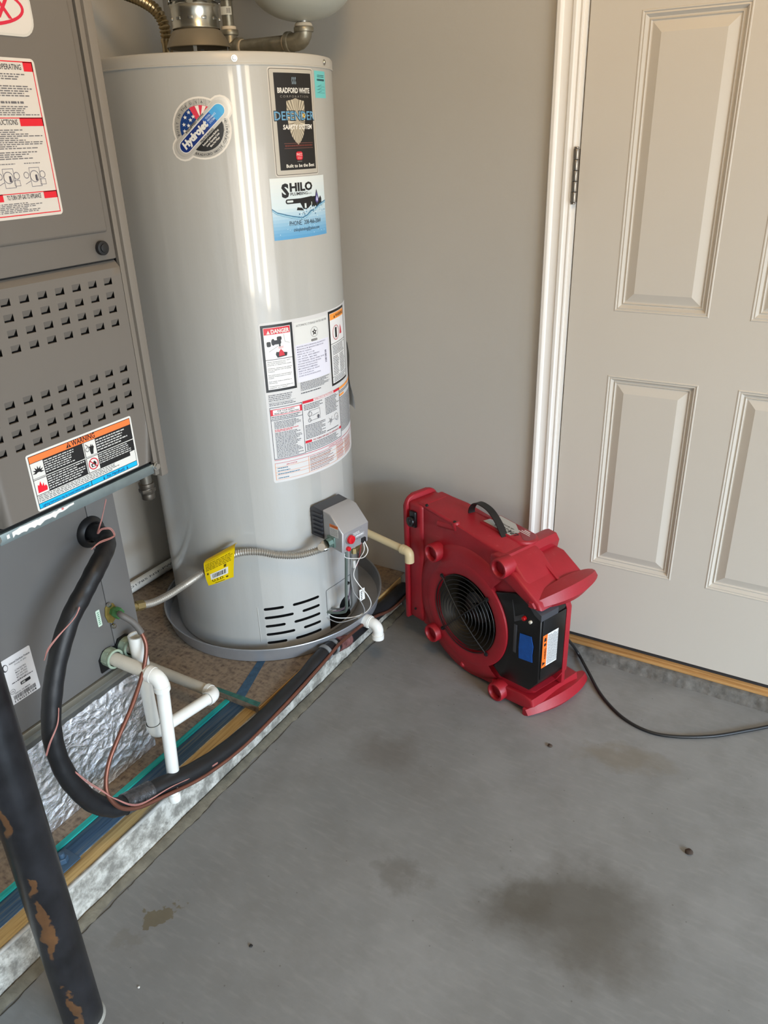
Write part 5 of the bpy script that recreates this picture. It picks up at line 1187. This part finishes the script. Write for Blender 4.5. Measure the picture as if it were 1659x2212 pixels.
b = B(); b.tube(spline(ct[:5], 9)[2:27], .0066, 14); P(b, 'grey_sleeve', 'greysleeve', cl)
# thin pink thermostat wires
tw = thing('control_wire', 'thin twisted pink control wires spiralling round the black hose', 'wire', (-.5, -1.1, .4))
def wire(pts, off=0): 
    b = B(); s_ = spline(pts, 8); b.tube([p + Vector((0, .0012 * math.sin(i * .12 + off), .0012 * math.cos(i * .12 + off))) for i, p in enumerate(s_)], .0009, 6); return b
w1 = [(-0.5600,-1.0441,0.7957), (-0.5550,-1.0660,0.7655), (-0.5480,-1.0874,0.7448), (-0.5380,-1.0837,0.7544), (-0.5300,-1.0711,0.7515), (-0.5300,-1.0645,0.7354), (-0.5220,-1.0794,0.7372), (-0.5120,-1.1142,0.7461), (-0.5070,-1.1374,0.7448)]
w2 = [(-0.4780,-1.2087,0.6671), (-0.4760,-1.2259,0.6541), (-0.4770,-1.2641,0.6384), (-0.4820,-1.2848,0.6222), (-0.4920,-1.2904,0.6006)]
w3 = [(-0.4800,-1.2950,0.5005), (-0.4770,-1.3073,0.4737), (-0.4800,-1.3282,0.4458), (-0.4920,-1.3344,0.4161)]
w4 = [(-0.4820,-1.2944,0.3466), (-0.4780,-1.2775,0.3082), (-0.4740,-1.2561,0.2696), (-0.4700,-1.2336,0.2292), (-0.4660,-1.1875,0.1739), (-0.4580,-1.1053,0.1545), (-0.4520,-1.0290,0.1294), (-0.4460,-0.9752,0.1202)]
w5_ = [(-0.4400,-0.7437,0.0673), (-0.4420,-0.8366,0.0608), (-0.4470,-0.9316,0.0834), (-0.4520,-1.0034,0.1019)]
for pts in (w1, w2, w3, w4):
    for off in (0, pi): P(wire(pts, off), 'wire', 'pinkwire', tw)

# condensate drains of white pvc
cdn = thing('condensate_drain', 'white plastic condensate pipe with elbow dropping in front of the platform edge', 'pipe', (-.49, -1.055, .1))
y1 = -1.056; xv = -.486
b = B(); b.cyl((CX + .01, -1.0765, .428), (xv - .020, -1.060, .408), .0145, 24); P(b, 'horizontal_pipe', 'pvcdirty', cdn)
def ell(c, d1, d2, R, r, ext=.012, rs=1.18):
    """elbow from direction d1 (incoming) turning into d2 around corner c"""
    c = Vector(c); d1 = Vector(d1).normalized(); d2 = Vector(d2).normalized(); pts = [c - d1 * (R + ext), c - d1 * R]
    for k in range(1, 8):
        a = k / 8 * pi / 2; pts.append(c - d1 * R * (1 - math.sin(a)) + d2 * R * (1 - math.cos(a)))
    pts += [c + d2 * R, c + d2 * (R + ext)]
    b = B(); b.tube(pts, r * rs * .97, 24); b.tube([pts[0], pts[1]], r * rs * 1.03, 24); b.tube([pts[-2], pts[-1]], r * rs * 1.03, 24); return b
P(ell((xv, -1.0575, .404), (1, .12, -.14), (0, 0, -1), .018, .0145), 'elbow', 'pvc', cdn)
b = B(); b.cyl((xv, y1, .388), (xv - .002, y1 - .015, .128), .0138, 24, bev=.001); P(b, 'vertical_pipe', 'pvc', cdn)
b = B(); b.cyl((xv - .002, y1 - .015, .132), (xv - .003, y1 - .017, .112), .0105, 20); P(b, 'insert_tube', mat('yellowed_tube', (170, 172, 140), .4), cdn)
b = B(); pc = Vector((-0.4660,-1.0953,0.1146)); b.cyl(pc + Vector((0, 0, .010)), pc + Vector((0, 0, -.010)), .0135, 24, bev=.001); b.cyl(pc + Vector((0, 0, .008)), pc + Vector((0, 0, .022)), .0105, 20); P(b, 'pipe_cap', 'pvc', cdn)
tr = thing('condensate_trap', 'white plastic drain trap with open-topped stub and corner elbow behind the drop pipe', 'pipe', (-.57, -.95, .1))
xt = -.568; up_ = Vector((-0.5680,-1.0143,0.4400)); lo_ = Vector((-0.5680,-1.0514,0.2080)); e2_ = Vector((-0.5680,-0.8336,0.1727))
b = B(); b.cyl((CX + .01, -1.030, .4275), (xt - .004, up_.y - .004, .421), .0142, 24); P(b, 'horizontal_pipe', 'pvcdirty', tr)
b = B(); ty = (up_.y + lo_.y) / 2
b.tube([(xt, ty, .395), (xt, ty, up_.z + .030)], .0172, 26, cap=False); b.tube([(xt, ty, .395), (xt, ty, up_.z + .030)], .0135, 26, cap=False)
b.lathe([(.0135, 0), (.0172, 0)], (xt, ty, up_.z + .030), 'z', 26)
P(b, 'open_tee', 'pvc', tr)
b = B(); b.cyl((xt, ty, .396), (xt, ty, lo_.z + .018), .0142, 24); P(b, 'vertical_pipe', 'pvc', tr)
dz_ = Vector((xt, e2_.y, e2_.z)) - Vector((xt, ty, lo_.z)); dn = dz_.normalized()
P(ell((xt, ty, lo_.z - .004), (0, 0, -1), dn, .016, .0142), 'elbow', 'pvc', tr)
st_ = Vector((xt, ty, lo_.z - .004)) + dn * .026; en_ = Vector((xt, e2_.y, e2_.z)) - dn * .022
b = B(); b.cyl(st_, en_, .0138, 24); P(b, 'cross_pipe', 'pvc', tr)
P(ell((xt, e2_.y, e2_.z), dn, (-1, .06, -.02), .018, .0142), 'elbow', 'pvc', tr)
b = B(); q_ = Vector((xt, e2_.y, e2_.z)) + Vector((-1, .06, -.02)).normalized() * .028; b.cyl(q_, q_ + Vector((-1, .06, -.06)).normalized() * .42, .0138, 24); P(b, 'return_pipe', 'pvcdirty', tr)
b = B(); b.cyl(en_ + dn * .0005, en_ - dn * .001, .0146, 24); P(b, 'primer_ring', mat('blue_primer', (50, 70, 120), .5), tr)

# steel bollard
bo = thing('steel_pipe_post', 'black painted steel pipe post with rust scars at the lower left corner', 'post', (-.3275, -1.4905, 0))
b = B(); b.lathe([(0, .0), (.0325, .0), (.0340, .002), (.0340, 1.05), (.031, 1.056), (0, 1.058)], (0, 0, 0), 'z', 64); b.obj('pipe_shaft', 'bollard', bo)
b = B(); b.lathe([(.0335, .0065), (.0350, .005), (.0358, .002), (.0375, .0004)], (0, 0, 0), 'z', 48); b.obj('grout_ring', mat('grout', (150, 148, 140), .8, 0, .2, 60), bo)

# small litter on the slab
def crumb(name, label, p, r, col, seed):
    random.seed(seed); b = B(); bmesh.ops.create_icosphere(b.bm, subdivisions=2, radius=r)
    for v in b.bm.verts: v.co *= 1 + .45 * noise.noise(v.co * (3 / r) + Vector((seed, 0, 0))); v.co.z = max(v.co.z * .55 + r * .35, 0)
    for f in b.bm.faces: f.smooth = True
    o = b.obj(name, mat(label.split()[0] + '_crumb%d' % seed, col, .8, 0, .3, 200)); o.location = p; tag(o, label, 'debris'); return o
crumb('dirt_clump', 'dark brown clump of dirt on the floor below the fan', (0.1662,-0.4306,0.0000), .0062, (64, 50, 40), 1)
crumb('dirt_clump', 'brown clump of dirt near the right edge of the floor', (0.5387,-0.6001,0.0000), .0085, (60, 46, 36), 2)
crumb('dirt_clump', 'tiny black clump left of the big dark stain', (-0.1528,-1.2341,0.0000), .0035, (30, 28, 26), 3)
crumb('paint_chip', 'tiny white chip on the floor right of the black post', (-0.2833,-1.4012,0.0000), .0022, (220, 220, 216), 4)
crumb('paint_chip', 'small pale pink chip on the floor near the platform end', (-0.4740,-0.3709,0.0000), .0032, (190, 150, 136), 6)

# ================================================================== AIR MOVER (fan), local frame: x length, y depth (away), z up
fn = thing('air_mover', 'red plastic carpet-drying blower with black wire inlet guard standing by the door', 'fan', (-.362, -.185, 0), -.362)
T_ = .125; GC = (.224, .207)
def arc(cx, cz, r, a0, a1, n): return [(cx + r * math.cos(math.radians(a0 + (a1 - a0) * k / n)), cz + r * math.sin(math.radians(a0 + (a1 - a0) * k / n))) for k in range(n + 1)]
out = [(.0, .470), (.0, .095), (.045, .088), (.060, .072)] + arc(.224, .207, .203, 222, 275, 8) + [(.340, .012), (.400, .030), (.470, .070), (.492, .110), (.492, .310), (.470, .352), (.385, .425), (.33, .447), (.20, .455), (.10, .466)]
b = B(); b.prism([(x, .012, z) for x, z in out], (0, 0, 0), (0, T_ - .012, 0), bev=.010, seg=3)
hb = b.obj('housing', 'red', fn)
cb = B(); cb.cyl((GC[0], -.02, GC[1]), (GC[0], .105, GC[1]), .1165, 56)
cb.prism([(x, -.05, z) for x, z in arc(GC[0], GC[1], .157, -46, 46, 12) + [(.6, .352), (.6, .062)]][::1], (0, 0, 0), (0, .150, 0))
boolean(hb, cb.bm)
# raised volute disc around the inlet
b = B(); b.lathe([(.1165, .050), (.1165, .004), (.1185, -.001), (.124, -.003), (.150, -.003), (.1565, -.001)], (GC[0], 0, GC[1]), 'y', 72)
b.lathe([(.1565, -.001), (.1575, .002), (.1575, .05)], (GC[0], 0, GC[1]), 'y', 72)
b.lathe([(.1565, -.001), (.175, .001), (.192, .006), (.201, .014), (.203, .022), (.203, .09)], (GC[0], 0, GC[1]), 'y', 40, math.radians(52), math.radians(308))
b.obj('volute_ring', 'red', fn)
# flange plate of the outlet
b = B(); b.box(-.020, .040, .004, .112, .082, .470, bev=.010, seg=3); b.prism([(-.031, y, z) for y, z in [(-.004, .078), (.118, .078)] + arc(.083, .449, .035, 0, 90, 5) + arc(.026, .454, .030, 90, 180, 5)], (0, 0, 0), (.015, 0, 0), bev=.0045, seg=3)
b.obj('outlet_flange', 'red', fn)
b = B(); b.prism([(.0, .03, .455), (.10, .03, .448), (.21, .03, .440), (.33, .03, .428), (.33, .03, .40), (0, .03, .40)], (0, 0, 0), (0, .115, 0), bev=.008)
b.tube(spline([(.0, .105, .462), (.07, .104, .462), (.15, .108, .456), (.21, .116, .452)], 6), .0055, 12); b.tube(spline([(.02, .018, .470), (.10, .016, .464), (.18, .020, .452), (.26, .026, .440), (.33, .03, .432)], 6), .006, 12)
b.obj('top_duct', 'red', fn)
b = B(); b.cyl((.168, .022, .440), (.160, .020, .462), .012, 16, bev=.003); b.tube([(.10, .016, .438), (.168, .020, .447)], .010, 14); b.obj('top_screw_boss', 'red', fn)
b = B(); b.cyl((.160, .0195, .4622), (.1602, .0196, .4635), .005, 14); b.obj('screw_recess', 'void', fn)
# bumpers: top wedge, base wedge reaching over the black box
b = B(); b.prism([(.330, .0, .412), (.330, .0, .385), (.465, .0, .330), (.488, .0, .340), (.478, .0, .357), (.395, .0, .408)], (0, 0, 0), (0, .198, 0), bev=.008, seg=3)
b.prism([(.375, .102, .412), (.383, .102, .420), (.476, .102, .365), (.480, .102, .347)], (0, 0, 0), (0, .010, 0), bev=.002)
b.obj('top_bumper', 'red', fn)
b = B(); b.prism([(.330, .0, .012), (.330, .0, .040), (.440, .0, .056), (.478, .0, .060), (.482, .0, .036), (.46, .0, .018), (.38, .0, .004)], (0, 0, 0), (0, .190, 0), bev=.008, seg=3)
b.box(.484 - .05, .484, .112, .126, .06, .34, bev=.004)
b.obj('base_bumper', 'red', fn)
# top bar and the two boat shaped feet
b = B(); b.prism([(.318, -.006, .436), (.316, -.006, .400), (.332, -.006, .388), (.362, -.006, .392), (.368, -.006, .424), (.356, -.006, .440), (.330, -.006, .442)], (0, 0, 0), (0, .216, 0), bev=.005, seg=3)
b.obj('top_bar', 'red', fn)
def foot(zc, flip, name):
    b = B(); n = 14; vs = []; fs = []
    for i in range(n + 1):
        u = i / n; y = -.004 + u * .250; k = math.sin(pi * u) ** .8
        xo = .472 + .036 * k; xi = .452 + .004 * k
        if flip: lo, hi = zc - .010 - .010 * k, zc + .004 + .026 * k
        else: lo, hi = .0, .020 + .026 * k
        vs += [(xi, y, lo), (xo - .012, y, lo), (xo, y, (lo + hi) / 2 - .004), (xo - .010, y, hi), (xi, y, hi)]
    m = 5
    for i in range(n):
        for j in range(m): a = i * m + j; c = i * m + (j + 1) % m; fs.append((a, c, c + m, a + m))
    fs += [tuple(range(m)), tuple(n * m + j for j in range(m - 1, -1, -1))]
    bv, f = b._add(vs, fs); bmesh.ops.bevel(b.bm, geom=[e for e in b.bm.edges if len(e.link_faces) == 2 and e.calc_face_angle(0) > .6], offset=.003, segments=2, affect='EDGES')
    for q in b.bm.faces: q.smooth = True
    return b.obj(name, 'red', fn)
foot(.350, True, 'stacking_foot'); foot(0, False, 'base_foot')
for (x, z) in ((.105, .356), (.102, .086), (.364, .026), (.361, .416)):
    b = B(); b.lathe([(.0265, .02), (.0275, -.017), (.0255, -.021), (.0215, -.021), (.0195, -.018), (.0190, -.006), (0, -.004)], (x, 0, max(z, .0285)), 'y', 32); b.obj('boss', 'red', fn)
# small moulded lugs
b = B(); b.lathe([(0, -.009), (.006, -.008), (.010, -.003), (.012, .004)], (.170, .006, .345), 'y', 18); b.obj('lug', 'red', fn); b = B(); b.lathe([(0, -.009), (.006, -.008), (.010, -.003), (.012, .004)], (.213, .006, .028), 'y', 18); b.obj('lug', 'red', fn)
b = B(); b.cyl((.010, .0035, .120), (.010, .0, .120), .0035, 14); b.obj('screw_recess', 'void', fn); b = B(); b.cyl((.052, .02, .463), (.050, .014, .478), .004, 12); b.obj('screw_recess', 'void', fn)
# latch knob on the flange
b = B(); b.box(-.004, .022, -.006, .005, .398, .448, bev=.004); b.cyl((.009, -.005, .418), (.009, -.016, .418), .0155, 20, bev=.003); b.box(.004, .014, -.019, -.014, .410, .428, bev=.002); b.obj('latch_knob', 'bplastic', fn)
# inlet interior: bell mouth, dark drum and hub
b = B(); b.lathe([(.116, .012), (.104, .030), (.096, .055), (.095, .100)], (GC[0], 0, GC[1]), 'y', 48); b.cyl((GC[0], .100, GC[1]), (GC[0], .103, GC[1]), .1165, 48); b.obj('inlet_bell', 'shaft', fn)
b = B(); b.cyl((GC[0], .045, GC[1]), (GC[0], .101, GC[1]), .048, 40, bev=.006); b.cyl((GC[0], .036, GC[1]), (GC[0], .046, GC[1]), .016, 24, bev=.002)
b.obj('motor_hub', 'bplastic', fn)
for k in range(24):
    a = 2 * pi * k / 24; c_, s_ = math.cos(a), math.sin(a); b = B(); p = (GC[0] + .082 * c_, GC[1] + .082 * s_); q = (GC[0] + .094 * math.cos(a + .12), GC[1] + .094 * math.sin(a + .12))
    b.prism([(p[0], .056, p[1]), (q[0], .056, q[1]), (q[0] + .001, .056, q[1] + .001), (p[0] + .001, .056, p[1] + .001)], (0, 0, 0), (0, .044, 0)); b.obj('wheel_blade', 'shaft', fn)
# wire guard
gd = None; b = B()
rr = [.016 + k * .0124 for k in range(9)]
def yb_(r): return -.004 - .010 * (1 - (r / .116) ** 2)
for r in rr: b.tube([(GC[0] + r * math.cos(2 * pi * k / 56), yb_(r), GC[1] + r * math.sin(2 * pi * k / 56)) for k in range(57)], .0014, 8, cap=False)
gd = b.obj('wire_guard', 'rubber', fn)
for a in (45, 135, 225, 315):
    A = math.radians(a + 1); b = B(); b.tube([(GC[0] + r * math.cos(A), yb_(r) - .0022 if r < .115 else -.006, GC[1] + r * math.sin(A)) for r in (0, .03, .06, .09, .112, .121)], .0018, 8)
    b.lathe([(.0018, -.003), (.0062, -.003), (.0062, .0), (.0018, .0)], (GC[0] + .124 * math.cos(A), -.004, GC[1] + .124 * math.sin(A)), 'y', 16); b.cyl((GC[0] + .124 * math.cos(A), -.010, GC[1] + .124 * math.sin(A)), (GC[0] + .124 * math.cos(A), -.002, GC[1] + .124 * math.sin(A)), .0034, 6)
    o = b.obj('guard_spoke', 'rubber', fn); o.parent = gd
# black end cover with controls
cov = arc(GC[0], GC[1], .1585, -48, 48, 14)
b = B(); b.prism([(x, .004, z) for x, z in cov] + [(.400, .004, .352), (.463, .004, .345), (.488, .004, .318), (.490, .004, .120), (.462, .004, .082), (.36, .004, .068)], (0, 0, 0), (0, .100, 0), bev=.003)
ec = b.obj('end_cover', 'bplastic', fn); ec['label'] = 'glossy black end cover'
def EC(bd, name, m, lab=None):
    o = bd.obj(name, m, fn); o.parent = ec
    if lab: o['label'] = lab
    return o
b = B(); b.cyl((.436, .005, .2955), (.436, -.004, .2955), .0068, 20, r2=.0055, bev=.001); EC(b, 'indicator_lamp', mat('red_lens', (170, 16, 22), .15), 'red indicator lamp')
b = B(); b.cyl((.457, .005, .2945), (.457, -.002, .2945), .0045, 18, bev=.001); EC(b, 'reset_button', mat('pale_button', (206, 200, 186), .4), 'pale round button')
b = B(); b.prism([(.392, .0045, .330), (.404, .0045, .285), (.432, .0045, .305), (.430, .0045, .288), (.402, .0045, .268)], (0, 0, 0), (0, -.0012, 0)); b.box(.402, .412, .0025, .0045, .175, .262, bev=.0006); EC(b, 'painted_highlight', 'bplastic2')  # grey shapes laid on the black cover as a painted highlight
b = B(); b.prism([(.424, .003, .166), (.470, .003, .176), (.468, .003, .198), (.470, .003, .225), (.462, .003, .252), (.424, .003, .244), (.422, .003, .200)], (0, 0, 0), (0, -.0012, 0))
EC(b, 'blue_tape', 'bluetape', 'torn piece of blue painter tape')
b = B(); b.box(.4885, .4925, .010, .098, .128, .312, bev=.002); EC(b, 'end_plate', 'bplastic')
b = B(); b.prism([(.440, .0, .352), (.492, .0, .330), (.492, .0, .312), (.470, .0, .322)], (0, .02, 0), (0, .085, 0)); EC(b, 'cord_wrap_lip', 'bplastic2')
L = Label(lambda s, t, l: Vector((.4926 + l, s, t)), .02)
L.rect(.0115, .166, .0700, .2655, (222, 222, 220)); L.rect(.0095, .166, .0275, .2655, (244, 112, 34)) if False else None
L.layer = 1; L.rect(.0110, .166, .0285, .2655, (244, 112, 34)); random.seed(13); L.layer = 2
for k in range(15):
    x = .031 + k * .0026; y = .170
    while y < .258: ln = random.uniform(.003, .010); L.rect(x, y, x + .0011, min(y + ln, .262), (120, 120, 122)); y += ln + .0014
L.poly([(.014, .172), (.026, .178), (.014, .184)], BK); L.text('WARNING', .0255, .0255 + .034, .190, .007, (40, 24, 10), .03, rot=pi / 2); L.disc(.020, .236, .0045, .0045, BK); L.poly([(.015, .246), (.025, .246), (.023, .258), (.017, .256)], BK)
o = L.build('warning_sticker', fn); o.parent = ec
# label plate on top, strap handle
lpM = Matrix.Translation((.272, .118, .447)) @ Matrix.Rotation(math.radians(4), 4, 'Y') @ Matrix.Rotation(math.radians(-6), 4, 'X')
b = B(); b.X = lpM; b.prism([(x, y, -.012) for x, y in ([(-.075, -.040)] + arc(.045, 0, .042, -70, 70, 8) + [(-.075, .040)])], (0, 0, 0), (0, 0, .016), bev=.004); b.box(-.08, .07, -.045, .046, -.07, -.009, bev=.01); lb = b.obj('motor_cover', 'red', fn)
L = Label(lambda s, t, l: lpM @ Vector((s, t, .0042 + l)), .02); L.rect(-.070, -.034, .030, .034, (176, 176, 172)); L.layer = 1; L.poly([(.064, -.022)] + arc(.042, 0, .036, -35, 70, 8) + [(-.012, .034)], (132, 28, 42)); L.layer = 2
L.text('LPA-1000', .040, .116, -.009, .0175, BK, .03, rot=pi, shear=.15); L.layer = 3
L.text('AIR MOVER', .012, .056, .004, .0055, (50, 50, 54), .01, rot=pi)
for k in range(3): L.rect(.020 + k * .004, .008 + k * .0075, .060 - k * .006, .0110 + k * .0080, (226, 216, 214))
o = L.build('model_label', fn); o.parent = lb
hpth = spline([(.150, .098, .440), (.146, .096, .470), (.158, .098, .492), (.178, .100, .498), (.215, .098, .492), (.255, .088, .474), (.290, .076, .450), (.318, .066, .432)], 8)
b = B(); vs = []; fs = []
for i, p in enumerate(hpth):
    t = (hpth[min(i + 1, len(hpth) - 1)] - hpth[max(i - 1, 0)]).normalized(); s_ = Vector((.18, .98, 0)); s_ = (s_ - t * s_.dot(t)).normalized(); nn_ = t.cross(s_)
    for a, c in ((-1, -1), (1, -1), (1, 1), (-1, 1)): vs.append(p + s_ * a * .0105 + nn_ * c * .0014)
for i in range(len(hpth) - 1):
    for k in range(4): fs.append((i * 4 + k, i * 4 + (k + 1) % 4, (i + 1) * 4 + (k + 1) % 4, (i + 1) * 4 + k))
b._add(vs, fs, True); b.obj('strap_handle', 'rubber', fn, angle=50)
b = B(); b.cyl((.150, .098, .436), (.150, .098, .446), .011, 18, bev=.002); b.obj('strap_anchor', 'bplastic', fn)
# power cord on the slab
RI = (Matrix.Translation((-.362, -.185, 0)) @ Matrix.Rotation(-.362, 4, 'Z')).inverted()
cp = [RI @ Vector(p) for p in ((0.1156,-0.2150,0.1946), (0.1060,-0.0409,0.0280), (0.1600,-0.0980,0.0100), (0.2248,-0.1794,0.0045), (0.2986,-0.2408,0.0042), (0.3702,-0.2631,0.0042), (0.4365,-0.2488,0.0042), (0.5182,-0.2026,0.0042), (0.5966,-0.1346,0.0042), (0.6758,-0.0618,0.0042), (0.8290,0.0661,0.0042), (1.0863,0.1640,0.0042))]
b = B(); b.tube(spline(cp, 10), .0042, 12); b.obj('power_cord', 'rubber', fn)
if W is None: pass
bpy.data.objects.remove(_fo)
